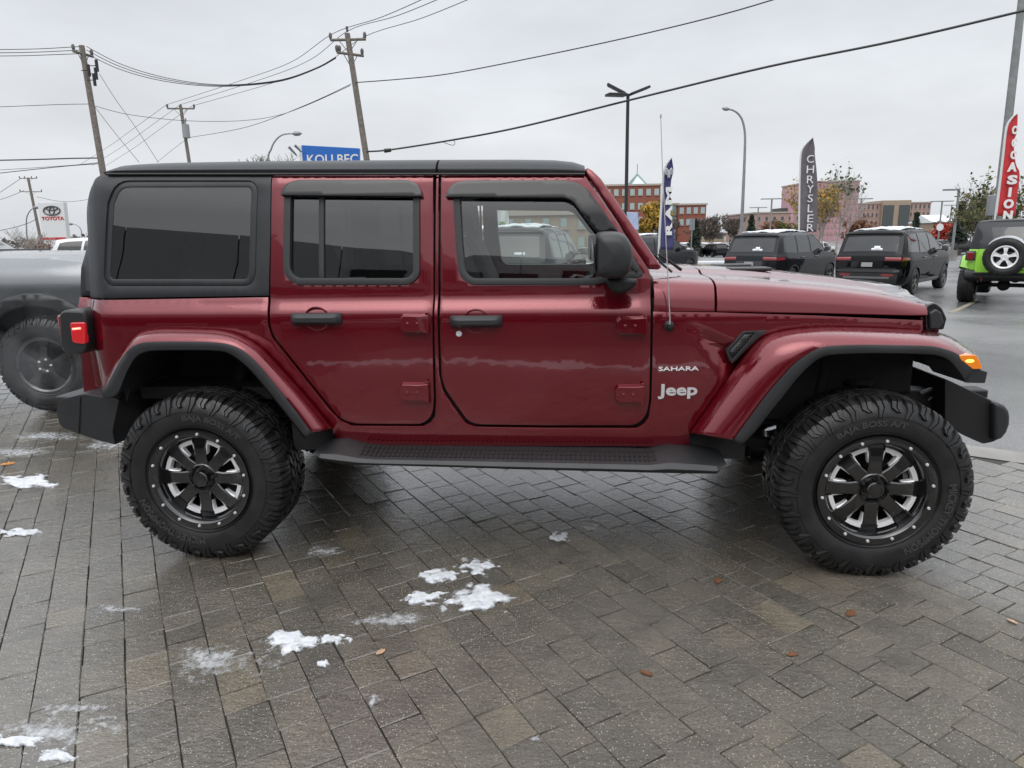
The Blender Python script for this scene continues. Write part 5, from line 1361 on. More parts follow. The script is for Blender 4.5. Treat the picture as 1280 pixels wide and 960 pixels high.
def pickup(label, loc, rz):
    root = thing('pickup_truck', loc, label, 'truck', rz)
    def arc_(cx, r_, a0=0, a1=180, st=12): return [(cx+r_*math.cos(R(a)), .44+r_*math.sin(R(a))) for a in range(a0, a1+(1 if st > 0 else -1), st)]
    bmA = suv_patch(1, len(PUP)-2, -1, 1, 0, SUVP=PUP, SW=PW)
    for side in (-1, 1):
        b_ = flat_fill([PUP+[(2.38, .46)]+arc_(1.85, .52)+[(1.3, .46), (-1.2, .46)]+arc_(-1.75, .52)+[(-2.3, .46)]], .04, .10)
        for v in b_.verts: v.co.y = side*PW(v.co.x, v.co.z)
        me = bpy.data.meshes.new('t'); b_.to_mesh(me); b_.free(); bmA.from_mesh(me); bpy.data.meshes.remove(me)
    bmesh.ops.remove_doubles(bmA, verts=bmA.verts, dist=.002); bmesh.ops.recalc_face_normals(bmA, faces=bmA.faces)
    obj('body', bmA, MT['grey_paint'], root, 32)
    def sp(nm, poly, side, m, off):
        b_ = flat_fill([poly], .05, .1)
        for v in b_.verts: v.co.y = side*(PW(v.co.x, v.co.z)+off)
        bmesh.ops.recalc_face_normals(b_, faces=b_.faces)
        if sum(f.normal.y*side for f in b_.faces) < 0: bmesh.ops.reverse_faces(b_, faces=b_.faces)
        o = obj(nm, b_, m, root, 35); s_ = o.modifiers.new('s', 'SOLIDIFY'); s_.thickness = off*.9; s_.offset = -1; return o
    for side in (-1, 1):
        for cx in (1.85, -1.75): sp('flare_trim', arc_(cx, .52)+arc_(cx, .63, 180, 0, -12), side, MT['plastic'], .035)
        sp('window', [(-.62, 1.47), (.30, 1.47), (-.06, 1.75), (-.2, 1.82), (-.58, 1.84)], side, MT['car_glass'], .006)
        sp('window', [(-1.10, 1.47), (-.7, 1.47), (-.66, 1.84), (-1.04, 1.82)], side, MT['car_glass'], .006)
    obj('windscreen', suv_patch(11.2, 11.9, -.86, .86, .006, SUVP=PUP, SW=PW), MT['car_glass'], root, 40)
    bm = bmesh.new(); box(bm, -2.6, 2.45, -.70, .70, .45, 1.10); fix(bm); obj('underbody', bm, MT['liner'], root, None)
    bm = bmesh.new(); tube(bm, [(1.30, -.78, 1.405), (1.0, -.2, 1.43), (.95, .70, 1.42)], .018, 6); fix(bm); obj('cowl_wiper', bm, MT['plastic_d'], root, 40)
    for x in (1.85, -1.75):
        for side in (-1, 1):
            e_ = bpy.data.objects.new('wheel', None); COL.objects.link(e_); e_.parent = root; e_.location = (x, side*.99, .428); e_.rotation_euler = (0, 0, 0 if side < 0 else math.pi); e_.scale = (1.06, 1, 1.06)
            t_ = bpy.data.objects.new('tyre', TYRE['mesh']); COL.objects.link(t_); t_.parent = e_; rim_five(e_, MT['rim'])
    for s in (-1, 1):
        bm = bmesh.new(); box(bm, 2.45, 2.73, min(s*.62, s*.90), max(s*.62, s*.90), .95, 1.15); fix(bm); obj('headlight', bm, MT['lamp_glass'], root, 40, .03)
    bm = bmesh.new(); box(bm, 2.55, 2.76, -.55, .55, .72, 1.15); fix(bm); obj('grille', bm, MT['plastic_d'], root, 40, .03)
    return root
rz = R(1); pickup('grey pickup truck with black wheels behind the red vehicle, at left edge', place(ground(65, 515), (1.85, -.99, 0), rz, 1), rz)

# two unseen cars added behind the camera to give the red doors reflections
for k, (x, y, rz_, c) in enumerate(((-5.2, -8.5, 150, 'silver_paint'), (2.6, -10.5, 140, 'charcoal_paint'))):
    o = copy_tree(proto['p']); o.location = (x, y, -.02); o.rotation_euler = (0, 0, R(rz_)); swap(o, {'white_paint': MT[c]}); o['group'] = 'unseen cars added for the door reflections'
    o['label'] = f'{names[c]} car out of view before the showroom, added to reflect in the red doors'
# ------------------------------------------------------------------ buildings
def brick(name, base, sc=3.0):
    m = mat(name, base, .8); t = m.node_tree; p = t.nodes['Principled BSDF']; L = t.links.new
    tc = t.nodes.new('ShaderNodeTexCoord'); mp = t.nodes.new('ShaderNodeMapping'); mp.inputs['Rotation'].default_value = (math.pi/2, 0, 0); L(tc.outputs['Object'], mp.inputs[0])
    b = t.nodes.new('ShaderNodeTexBrick'); b.inputs['Scale'].default_value = sc; b.inputs['Color1'].default_value = (*base, 1); b.inputs['Color2'].default_value = (*[c*.8 for c in base], 1); b.inputs['Mortar'].default_value = (*[min(1, c*1.25) for c in base], 1); b.inputs['Mortar Size'].default_value = .015
    L(mp.outputs[0], b.inputs['Vector']); L(b.outputs['Color'], p.inputs['Base Color'])
    return m
MT['brick'] = brick('red_brick', (.23, .075, .05)); MT['brick_p'] = brick('pale_brick', (.34, .23, .20)); MT['pink_clad'] = mat('pink_cladding', (.42, .24, .28), .45, var=.15, vscale=.3); MT['tan'] = brick('tan_brick', (.32, .25, .18))
MT['win_far'] = mat('far_window', (.30, .38, .38), .15, coat=.3); MT['win_dark'] = mat('dark_window', (.05, .06, .065), .1, coat=.3); MT['roof_d'] = mat('dark_roof', (.06, .06, .06), .8); MT['teal'] = mat('teal_glass', (.10, .20, .20), .12, coat=.4); MT['coping'] = mat('coping', (.35, .30, .26), .7)
def building(name, label, u0, u1, vtop, Y, depth, m, rows, cols, win, fr=(.5, .55), z0=.1, skew=0, roof=True, floor0=0):
    a = at(u0, vtop, Y); b = at(u1, vtop, Y); h = (a.z+b.z)/2; wd = b.x-a.x
    root = thing(name, ((a.x+b.x)/2, Y+depth/2, 0), label, 'building', skew)
    bm = bmesh.new(); box(bm, -wd/2, wd/2, -depth/2, depth/2, FAR-.1, h); fix(bm); wl = obj('wall', bm, m, root, None)
    if roof:
        bm = bmesh.new(); box(bm, -wd/2-.3, wd/2+.3, -depth/2-.3, depth/2+.3, h-.1, h+.35); fix(bm); obj('roof', bm, MT['coping'], root, None)
    fh = h/rows; cw = wd/cols; first = None
    for r_ in range(floor0, rows):
        for c in range(cols):
            x = -wd/2+cw*(c+.5); z = fh*(r_+.5)+.1
            if first is None:
                bm = bmesh.new(); ww, hh = cw*fr[0], fh*fr[1]; box(bm, -ww/2, ww/2, -.12, .2, -hh/2, hh/2); fix(bm); first = obj('window', bm, win, root, None); o = first
                bm = bmesh.new(); box(bm, -ww/2-.1, ww/2+.1, -.25, .1, -hh/2-.22, -hh/2-.04); fix(bm); sl_ = obj('sill', bm, MT['coping'], o, None)
            else: o = copy_tree(first, root)
            o.location = (x, -depth/2, z)
    return root
b1 = building('brick_office', 'red brick office block with a glass pyramid on its roof', 735, 826, 232, 180, 30, MT['brick'], 4, 9, MT['win_far'], (.55, .42))
pa = at(797, 217, 185); pb = at(810, 231, 185); pc = at(786, 231, 185); bm = bmesh.new(); cx = (pb.x+pc.x)/2-b1.location.x; rr = (pb.x-pc.x)/2; zt = pa.z; zb = pb.z-.4
ap_ = bm.verts.new((cx, -8, zt)); q = [bm.verts.new((cx+sx*rr, -8+sy*rr, zb)) for sx, sy in ((-1, -1), (1, -1), (1, 1), (-1, 1))]
for i in range(4): bm.faces.new((ap_, q[i], q[(i+1) % 4]))
bm.faces.new(q[::-1]); fix(bm); py = obj('pyramid_roof', bm, mat('pale_glazing', (.55, .60, .61), .2, coat=.3), b1, None)
bm = bmesh.new(); 
for i in range(4): tube(bm, [(cx, -8, zt), q_ := (cx+(-1, 1, 1, -1)[i]*rr, -8+(-1, -1, 1, 1)[i]*rr, zb)], .22, 6)
tube(bm, [(cx, -8, zt), (cx, -8, zt+2.5)], .1, 5); fix(bm); obj('pyramid_frame', bm, MT['teal'], py, None)
b2 = building('brick_office', 'lower flat roofed brick block with a row of square windows', 848, 883, 256, 190, 24, MT['brick'], 3, 4, MT['win_far'], (.6, .5), floor0=1)
building('glass_link', 'teal glass stair block joining the two brick offices', 837, 848, 255.5, 192, 20, MT['teal'], 3, 2, MT['win_far'], (.8, .8))
building('tan_store', 'long tan brick store seen through the front door glass', 560, 760, 268, 62, 14, MT['tan'], 2, 9, MT['win_far'], (.35, .45), roof=True)
bl = building('factory', 'low pinkish brick factory with a tall stack, behind the grey flag', 944, 1003, 266, 230, 30, MT['brick_p'], 2, 6, MT['win_dark'], (.3, .3))
p = at(995.5, 233, 228); bm = bmesh.new(); lathe(bm, [(1.3, 0), (1.05, p.z), (0, p.z)], (p.x-bl.location.x, -14, 0), 16, 'z'); fix(bm); obj('chimney', bm, MT['pink_clad'], bl, 40)
bm = bmesh.new(); q = at(990, 262, 229); box(bm, q.x-bl.location.x-3, q.x-bl.location.x+3, -14, -6, 6, q.z+.6); fix(bm); obj('roof_unit', bm, MT['roof_d'], bl, None)
building('pink_tower', 'tall pink clad block with narrow windows behind the birches', 1014, 1075, 227, 240, 25, MT['pink_clad'], 9, 13, MT['win_pink'] if 'win_pink' in MT else MT['brick_p'], (.5, .4))
hb = building('hotel', 'long tan four storey hotel with grid of small windows', 1073, 1164, 254, 270, 22, MT['brick_p'], 4, 17, MT['win_dark'], (.32, .5))
for (u0, u1, v) in ((1105, 1141, 250.5),):
    a = at(u0, v, 268); b = at(u1, v, 268); bm = bmesh.new(); box(bm, a.x-hb.location.x, b.x-hb.location.x, -12.2, 0, 0, a.z); fix(bm); obj('entrance_bay', bm, MT['tan'], hb, None)
    for k in (.22, .78):
        x = a.x-hb.location.x+(b.x-a.x)*k; bm = bmesh.new(); box(bm, x-2.0, x+2.0, -12.5, -12, 2, a.z*.86); fix(bm); obj('stair_window', bm, MT['win_dark'], hb, None)
def house(label, u0, u1, veave, vridge, Y, wm):
    a = at(u0, veave, Y); b = at(u1, veave, Y); c = at((u0+u1)/2, vridge, Y); wd = b.x-a.x
    root = thing('house', ((a.x+b.x)/2, Y+4, 0), label, 'house')
    bm = bmesh.new(); box(bm, -wd/2, wd/2, -4, 4, FAR-.1, a.z); fix(bm); obj('wall', bm, wm, root, None)
    bm = bmesh.new(); prism(bm, [(-4.6, a.z-.1), (0, c.z), (4.6, a.z-.1), (4.4, a.z-.25), (-4.4, a.z-.25)], lambda q: Vector((-wd/2-.4, q[0], q[1])), lambda q: Vector((wd/2+.4, q[0], q[1]))); fix(bm); obj('roof', bm, MT['snow'], root, None)
    for k in (-.28, .22):
        bm = bmesh.new(); box(bm, wd*k-.5, wd*k+.5, -4.06, -3.9, a.z*.35, a.z*.72); fix(bm); obj('window', bm, MT['win_dark'], root, None)
house('small house with snow covered roof beyond the hotel', 1166, 1190, 277, 268, 150, MT['tan']); house('small house with snowy roof right of the low brick block', 884, 906, 290, 285, 120, MT['tan'])

# dealership facade behind the camera: grey panel band over dark storefront, it shows in the side glass
fa = Vector((-30, -1.6)); fb_ = Vector((28, -36.2)); dd = (fb_-fa).normalized(); ang = math.atan2(dd.y, dd.x); LN = (fb_-fa).length
MT['panel'] = mat('grey_panel', (.36, .365, .37), .45, var=.08, vscale=.4); MT['store_glass'] = mat('store_glass', (.010, .011, .012), .05, coat=.5); MT['sign_black'] = mat('black_sign', (.004, .004, .004), .3)
dl = thing('dealership', (fa.x, fa.y, 0), 'grey panelled showroom reflected in the side windows', 'building', ang)
bm = bmesh.new(); box(bm, 0, LN, -14, 0, 0, 6.9); fix(bm); obj('wall', bm, MT['roof_d'], dl, None)
n = 22
for k in range(n):
    bm = bmesh.new(); box(bm, LN*k/n+.02, LN*(k+1)/n-.02, .0, .12, 4.1, 7.0); fix(bm); obj('facade_panel', bm, MT['panel'], dl, None)
    bm = bmesh.new(); box(bm, LN*k/n+.06, LN*(k+1)/n-.06, .0, .06, .35, 3.9); fix(bm); obj('shop_window', bm, MT['store_glass'], dl, None)
for x0, x1 in ((24.9, 26.6), (27.4, 29.3), (29.9, 31.3), (36.5, 38.0)):
    bm = bmesh.new(); box(bm, x0, x1, .12, .3, 4.8, 5.6); fix(bm); obj('fascia_sign', bm, MT['sign_black'], dl, None, .05)
bm = bmesh.new(); prism(bm, [(-.7, .7), (.7, .7), (.75, -.1), (0, -.8), (-.75, -.1)], lambda q: Vector((33+q[0], .12, 5.3+q[1])), lambda q: Vector((33+q[0]*.9, .35, 5.3+q[1]*.9))); fix(bm); em = obj('emblem', bm, MT['sign_black'], dl, None)
bm = bmesh.new()
for s in (-1, 1): tube(bm, [(33, .38, 5.0), (33+s*.12, .40, 5.45), (33+s*.38, .42, 5.55), (33+s*.52, .42, 5.3), (33+s*.36, .42, 5.08)], [.10, .12, .11, .09, .05], 8)
fix(bm); obj('emblem_mark', bm, MT['chrome'], em, 40)
# trodden snow on the pavers just behind the camera (it shows mirrored in the doors)
bm = bmesh.new(); rows = []
for i in range(110):
    x = -2.9+i*.05; cy_ = -.75+.30*mnoise.noise(Vector((x*.55, 3, 0))); wd_ = .05+.16*max(0, .2+mnoise.noise(Vector((x*1.3, 8, 0))))
    rows.append([Vector((x, cy_+y*wd_, .001+max(0, .03*(1-y*y)*(.6+mnoise.noise(Vector((x*4, y*2, 1))))))) for y in (-1, -.6, -.2, .2, .6, 1)])
grid_rows(bm, rows); fix(bm)
if sum(f.normal.z for f in bm.faces) < 0: bmesh.ops.reverse_faces(bm, faces=bm.faces)
tag(obj('snow_ridge', bm, MT['snow'], None, 60), 'wavy strip of trodden snow mirrored in the doors', 'snow', kind='stuff')

# ------------------------------------------------------------------ poles, lamps and wires
MT['wood_pole'] = mat('weathered_pole', (.16, .14, .12), .85, bump=.4, bscale=30, var=.3, vscale=8); MT['pole_grey'] = mat('galvanised', (.24, .25, .26), .45, metal=.5, var=.15, vscale=2); MT['pole_black'] = mat('black_pole', (.015, .015, .017), .4); MT['wire'] = mat('cable', (.02, .02, .022), .6); MT['insul'] = mat('insulator', (.10, .09, .09), .3); MT['xf'] = mat('transformer', (.25, .26, .27), .5)
MT['concrete_pole'] = mat('concrete_pole', (.20, .21, .21), .8, bump=.3, bscale=40, var=.2, vscale=3)
def pole(label, top, bot_u, bot_v, Y, r0, r1, m, arms=(), name='utility_pole', extra=None):
    T = at(top[0], top[1], Y); B = at(bot_u, bot_v, Y); d = (B-T); B2 = T+d*((T.z-LOT+.05)/(T.z-B.z))
    root = thing(name, (B2.x, B2.y, LOT), label, 'utility pole'); loc = root.location
    bm = bmesh.new(); tube(bm, [T-loc, (T+B2)/2-loc, B2-loc], [r1, (r0+r1)/2, r0], 14); fix(bm); obj('shaft', bm, m, root, 50)
    ax = (T-B2).normalized()
    for (t, w_, yaw, ins) in arms:
        c = T-ax*t-loc; dx = Vector((math.cos(yaw), math.sin(yaw), -.02)); bm = bmesh.new()
        tube(bm, [c-dx*w_, c+dx*w_], .06, 6); fix(bm); cr_ = obj('cross_arm', bm, m, root, 30)
        for s in ins:
            bm = bmesh.new(); q = c+dx*w_*s; tube(bm, [q, q+Vector((0, 0, .10)), q+Vector((0, 0, .22)), q+Vector((0, 0, .30))], [.03, .07, .08, .04], 8); fix(bm); obj('insulator', bm, MT['insul'], cr_, 40)
        for s in (-1, 1):
            bm = bmesh.new(); tube(bm, [c+dx*w_*.55*s, c-Vector((0, 0, .55))], .02, 5); fix(bm); obj('brace', bm, MT['pole_grey'], cr_, 40)
    return root, T, B2
pL, TL, BL = pole('tall leaning wooden pole at left with switch gear near its top', (102, 57), 127, 205, 34, .17, .12, MT['wood_pole'], [(.35, .5, 1.2, (-.9, .9))])
bm = bmesh.new(); lo = pL.location
for (u, v) in ((111, 88), (120, 92), (118, 100), (121, 82)): q = at(u, v, 33.7)-lo; tube(bm, [q+Vector((0, 0, .25)), q-Vector((0, 0, .25))], .07, 8); tube(bm, [q, q-Vector((.35, 0, 0))], .02, 5)
fix(bm); obj('switch_gear', bm, MT['plastic_d'], pL, 40)
pM, TM, BM_ = pole('leaning wooden pole with two cross arms rising behind the car roof', (434, 42), 458, 197, 33, .16, .12, MT['wood_pole'], [(.25, .80, -.1, (-1, .95)), (.85, .60, .5, (-1, -.8, .9))])
bm = bmesh.new(); q = at(434, 40, 33)-pM.location; tube(bm, [q, q+Vector((0, 0, .22))], [.05, .06], 8); fix(bm); obj('insulator', bm, MT['insul'], pM, 40)
pS, TS, BS = pole('smaller wooden pole with a grey transformer between the two tall poles', (225.5, 132), 236, 199, 52, .15, .11, MT['wood_pole'], [(.2, .95, 0, (-1, 0, 1))])
bm = bmesh.new(); q = at(232.5, 164, 51.6)-pS.location; tube(bm, [q+Vector((0, 0, .45)), q-Vector((0, 0, .45))], .25, 12); tube(bm, [at(232, 148, 51.6)-pS.location, q+Vector((0, 0, .5))], .06, 6); fix(bm); obj('transformer', bm, MT['xf'], pS, 40)
pF, TF, BF = pole('distant pole with double cross arms left of the red lettered sign', (35, 222), 53, 310, 100, .22, .16, MT['wood_pole'], [(.1, 1.2, 0, (-1, -.4, .4, 1)), (1.9, 1.5, 0, (-1, 0, 1))])
# big square grey mast at the right edge
T = at(1279, -14, 30); B = at(1258, 170, 30); d = B-T; B2 = T+d*((T.z-LOT)/(T.z-B.z)); root = thing('light_mast', (B2.x, B2.y, LOT), 'thick grey leaning mast at right edge behind the red flag', 'mast')
bm = bmesh.new(); tube(bm, [B2-root.location, T-root.location+(T-B2)*.12], [.18, .135], 8); fix(bm); obj('shaft', bm, MT['concrete_pole'], root, 50)
bm = bmesh.new(); q = at(1242, 256, 29.7)-root.location; box(bm, q.x-.25, q.x+.22, q.y-.15, q.y+.1, q.z-.45, q.z+.40); fix(bm); obj('control_box', bm, MT['pole_grey'], root, None, .03)
bm = bmesh.new(); box(bm, -.4, .4, -.4, .4, 0, .5); fix(bm); obj('footing', bm, MT['concrete'], root, None, .04)
# wires
def sag(p, q, s, n=18): return [p.lerp(q, i/n)-Vector((0, 0, 4*s*(i/n)*(1-i/n))) for i in range(n+1)]
def wire(label, pts, r=.014, group='overhead wires'):
    bm = bmesh.new(); P = resample(pts, 40) if len(pts) > 3 else sag(pts[0], pts[-1], 0, 10); tube(bm, P, r, 5, cap=True); fix(bm)
    return tag(obj('overhead_wire', bm, MT['wire'], None, 60), label, 'wire', group)
def wpx(lst): return [at(u, v, Y) for u, v, Y in lst]
wire('thick black cable from the middle pole out to the upper right corner', wpx([(458, 189.5, 33), (486, 187.5, 31.5), (560, 176, 30), (650, 159, 28), (790, 124.5, 26), (960, 83.5, 24), (1120, 51, 22.5), (1290, 11, 21)]), .038)
bm = bmesh.new(); q = at(484, 188.5, 31.6); tube(bm, [q-Vector((.13, 0, 0)), q+Vector((.17, 0, .03))], [.09, .08], 10); fix(bm); tag(obj('splice_box', bm, MT['plastic_d'], None, 50), 'small black splice box hanging on the thick cable beside the middle pole', 'cable box')
wire('loose loop hanging below the thick black cable', wpx([(552, 177, 30), (560, 180, 30), (567, 181.5, 30), (568.5, 177, 30), (564, 175, 30)]), .012)
wire('twisted cable from the middle pole rising to the top edge', wpx([(441, 103.5, 33), (500, 99, 31.5), (560, 92.5, 30), (650, 75.5, 28), (780, 48, 26), (900, 19, 24), (985, -6, 23)]), .022)
for k, (a, b, c, d, nm) in enumerate((((208, 131), (300, 101), (416, 42), (535, -4), 'left'), ((225, 131), (330, 98), (435, 38.5), (555, -4), 'centre'), ((240, 132.5), (340, 104), (455, 46), (598, -6), 'right'))):
    wire(f'thin line from the {nm} insulator of the small pole over the middle pole', wpx([(*a, 52), (*b, 43), ((b[0]+c[0])/2+6, (b[1]+c[1])/2+6, 38), (*c, 33), ((c[0]+d[0])/2, (c[1]+d[1])/2+3, 29), (*d, 26)]), .014)
    wire(f'thin line from the {nm} insulator of the small pole down to the left', wpx([(*a, 52), (a[0]-36, a[1]+26, 60), (a[0]-72, a[1]+52, 68), (a[0]-110, a[1]+76, 78)]), .014)
for k, dv in enumerate((0, 4.5, 9)):
    nm = ('upper', 'middle', 'lower')[k]
    wire(f'{nm} of three lines leaving the left pole to the left edge', wpx([(102, 58+dv, 34), (60, 60.5+dv*.9, 34), (30, 61.5+dv*.9, 34), (-12, 62+dv*.9, 34)]), .016)
    wire(f'{nm} of three slack lines between the left and middle poles', wpx([(108, 58+dv, 34), (146, 78+dv*.8, 34), (190, 93+dv*.6, 34), (240, 103+dv*.35, 34), (290, 106+dv*.2, 34), (350, 100+dv*.2, 33.5), (395, 85+dv*.15, 33.2), (420, 71+dv*.2, 33)]), .016)
    for (u, v) in ((87, 58.5+dv), (126, 68+dv*.9)):
        pass
wire('line from left edge to the left pole below its switch gear', wpx([(-10, 134, 34), (40, 132, 34), (80, 130.5, 34), (114, 130, 34)]), .014)
wire('long slack line from the left pole behind the small pole', wpx([(117, 132, 34), (160, 143, 36), (225, 150.5, 38), (290, 151.5, 38), (340, 146, 36), (380, 133, 34.5), (438, 107, 33)]), .013)
wire('line from the transformer pole up to the middle pole', wpx([(236, 172, 51), (290, 163, 45), (330, 152, 40), (390, 128, 36), (439, 105, 33)]), .016)
wire('line running down right of the transformer pole', wpx([(236, 172, 51), (225, 180, 55), (212, 190, 60), (196, 203, 66)]), .013)
wire('thick low cable from the left edge to the left pole', wpx([(-10, 200.5, 34), (40, 199.5, 34), (90, 198, 34), (124, 197.5, 34)]), .03)
wire('sloping low cable under the thick one at left', wpx([(-10, 217.5, 34), (40, 212, 34), (90, 207, 34), (126, 204.5, 34)]), .018)
wire('thin low cable closest above the leftmost tree', wpx([(-10, 213, 36), (40, 210, 36), (90, 206.5, 36), (126, 203, 36)]), .012)
wire('guy wire slanting from the left pole top toward the roof', wpx([(124, 92, 34), (145, 125, 34.5), (170, 160, 35), (198, 203, 35.5)]), .011)
wire('guy wire slanting from the lower left pole toward the roof', wpx([(119, 134, 34), (135, 155, 34.5), (155, 180, 35), (174, 203, 35.5)]), .011)
for k, (a, b) in enumerate((((26, 223), (-8, 242)), ((30, 238), (-8, 250)))): wire(('upper' if k == 0 else 'lower')+' far line running left from the distant pole', wpx([(*a, 100), ((a[0]+b[0])/2, (a[1]+b[1])/2+2, 100), (b[0]+5, b[1], 100), (*b, 100)]), .03)
wire('far line running right from the distant pole', wpx([(46, 246, 100), (70, 251, 100), (90, 252, 100), (112, 249, 100)]), .025)
wire('drooping far line across the red lettered sign pole', wpx([(-5, 289, 90), (15, 285, 90), (35, 279, 90), (47, 273, 90)]), .035)

def lamp_curve(label, pts, Y, r0, head, m='pole_grey', hl=.45):
    P = [at(u, v, Y) for u, v in pts]; B = P[0].copy(); B.z = gz(B.x, B.y); root = thing('street_lamp', B, label, 'street lamp')
    Q = [B]+P; Q = resample([p-B for p in Q], 40); bm = bmesh.new(); tube(bm, Q, [r0*(1-.55*i/39) for i in range(40)], 10); fix(bm); obj('mast', bm, MT[m], root, 50)
    e_ = Q[-1]; d = (Q[-1]-Q[-4]).normalized(); d.z *= .3; bm = bmesh.new(); tube(bm, [e_-d*.05, e_+d*hl*.25, e_+d*hl*.7, e_+d*hl], [r0*.45, hl*.26, hl*.24, hl*.06], 10); fix(bm)
    for v in bm.verts: pass
    obj('lamp_head', bm, MT['pole_grey'], root, 50); return root
lamp_curve('tall curved grey street lamp between the blue and grey flags', [(927, 283), (929, 240), (931, 190), (931, 165), (927, 148), (919, 139), (911, 136.5)], 47, .13, (905, 135), hl=.5)
lamp_curve('curved street lamp arching over the blue sign', [(336, 205), (338, 190), (342, 179), (350, 170), (358, 167.3), (366, 167.2)], 52, .11, None, hl=.65)
lamp_curve('thin distant curved lamp left of the distant pole', [(34, 300), (33, 278), (34, 270), (38, 263), (42, 260)], 95, .13, None, hl=.9)
lamp_curve('faint distant curved lamp right of the red lettered sign', [(102, 312), (102, 292), (100, 285), (95, 281), (91, 280)], 90, .10, None, hl=.7)
def lot_lamp(label, u, vt, Y, heads, m='pole_grey', r=.07, lean=0, hw=.58):
    T = at(u, vt, Y); G = gz(T.x, T.y); T = T-Vector((0, 0, G)); root = thing('lot_lamp', (T.x, T.y, G), label, 'lamp post'); bm = bmesh.new(); tube(bm, [(0, 0, 0), (lean*.5, 0, T.z*.5), (lean, 0, T.z)], [r, r*.9, r*.8], 10); fix(bm); obj('post', bm, MT[m], root, 50)
    for (yaw, tilt) in heads:
        bm = bmesh.new(); mtx = Matrix.Translation((lean, 0, T.z-.05)) @ Matrix.Rotation(yaw, 4, 'Z') @ Matrix.Rotation(-tilt, 4, 'Y')
        box(bm, .10, .12+hw*1.25, -hw*.32, hw*.32, -.04, .05, 0, mtx); box(bm, 0, .16, -.04, .04, -.03, .03, 0, mtx); fix(bm); obj('lamp_head', bm, MT[m], root, 40, .015)
    bm = bmesh.new(); lathe(bm, [(.28, 0), (.28, .6), (0, .6)], (0, 0, 0), 16, 'z'); fix(bm); obj('footing', bm, MT['concrete'], root, 40)
    return root
lot_lamp('black lot lamp with three flat heads behind the windscreen', 785, 117.5, 26.5, ((R(168), .50), (R(12), .36), (R(200), -.02)), 'pole_black', .075)
for u, v, Y, lb in ((965, 248, 75, 'taller twin head lamp post above the charcoal SUV'), (948, 259, 95, 'shorter distant twin head lamp post left of the taller one'), (1077, 248, 75, 'twin head lamp post in front of the hotel, left end'), (1178, 251, 75, 'twin head lamp post right of the hotel'),):
    lot_lamp(lb, u, v, Y, ((0, .0), (math.pi, .0)), hw=.8, r=.10)
lot_lamp('single arm lamp post just left of the lime green vehicle', 1199, 236, 42, ((math.pi, 0.0),), r=.085, hw=.6)
lot_lamp('small far lamp post between the two right hand lamp posts', 1190, 256, 95, ((math.pi, 0.0), (0, 0)), r=.10, hw=.7)

# ------------------------------------------------------------------ signs and flags
def face_text(s, u0, u1, v0, v1, Y, m, parent, name='lettering', depth=.012, bold=.015, rot=0, off=.02):
    a = at(u0, v1, Y); b = at(u1, v0, Y); w_, h_ = b.x-a.x, b.z-a.z
    bm = fit_text(s, h_ if rot else w_, w_ if rot else h_, depth, bold=bold); c = Vector(((a.x+b.x)/2, Y-off, (a.z+b.z)/2))
    for v in bm.verts:
        x, y, z = v.co
        if rot: x, y = -y, x
        v.co = c+Vector((x, -z, y))-parent.location
    bmesh.ops.recalc_face_normals(bm, faces=bm.faces); return obj(name, bm, m, parent, 30)
MT['sign_blue'] = mat('sign_blue', (.008, .11, .42), .4); MT['white_sign'] = mat('white_sign', (.62, .63, .63), .45); MT['red_sign'] = mat('red_sign', (.45, .02, .025), .45); MT['grey_sign'] = mat('grey_sign', (.06, .06, .065), .5)
def board(name, label, quad, Y, th, m, cat='sign'):
    P = [at(u, v, Y) for u, v in quad]; c = (P[0]+P[1])/2; root = thing(name, (c.x, Y, 0), label, cat); bm = bmesh.new(); l = root.location
    prism(bm, P, lambda p: p-l, lambda p: p-l+Vector((0, th, 0))); fix(bm); obj('panel', bm, m, root, None, .02); return root
k = board('shop_sign', 'blue board with white capital letters showing above the car roof', [(376.5, 181.3), (449, 185.3), (449, 228), (380, 228)], 45, .35, MT['sign_blue'])
face_text('KOLLBEC', 384.5, 447.5, 192.5, 205.5, 45, MT['white_sign'], k)
bm = bmesh.new(); a = at(374.2, 182, 45.1); box(bm, a.x-k.location.x-.02, a.x-k.location.x+.16, .0, .4, 4.8, a.z); fix(bm); obj('side_edge', bm, MT['white_sign'], k, None)
bm = bmesh.new()
for u in (395, 430): q = at(u, 228, 45.2)-k.location; tube(bm, [q, Vector((q.x, q.y, LOT))], .12, 10)
fix(bm); obj('legs', bm, MT['pole_grey'], k, 50)
for j, (u0, v0, u1, v1) in enumerate(((361, 183.5, 371, 194.5), (368.5, 181.5, 377, 190))):
    bm = bmesh.new(); q0, q1 = at(u0, v0, 44.5)-k.location, at(u1, v1, 44.8)-k.location; tube(bm, [q0, q1], [.09, .05], 6); fix(bm); obj('spotlight', bm, MT['pole_grey'], k, 40)
k = board('totem_sign', 'white totem sign with red lettering and red base stripe at left', [(46.5, 253.5), (79, 252.5), (86, 318), (57, 318)], 60, .5, MT['white_sign'])
face_text('TOYOTA', 52.5, 80, 270.5, 275.5, 60, MT['red_sign'], k, bold=.03)
bm = bmesh.new()
def ell(cu, cv, ru, rv, r):
    pts = [at(cu+ru*math.cos(2*math.pi*i/28), cv+rv*math.sin(2*math.pi*i/28), 59.95)-k.location for i in range(29)]; tube(bm, pts, r, 6, cap=False)
ell(64.5, 263.3, 10.2, 5.6, .05); ell(64.5, 263.8, 3.2, 4.6, .045); ell(64.5, 260.5, 7.0, 2.3, .045); fix(bm); obj('emblem', bm, MT['grey_sign'], k, 50)
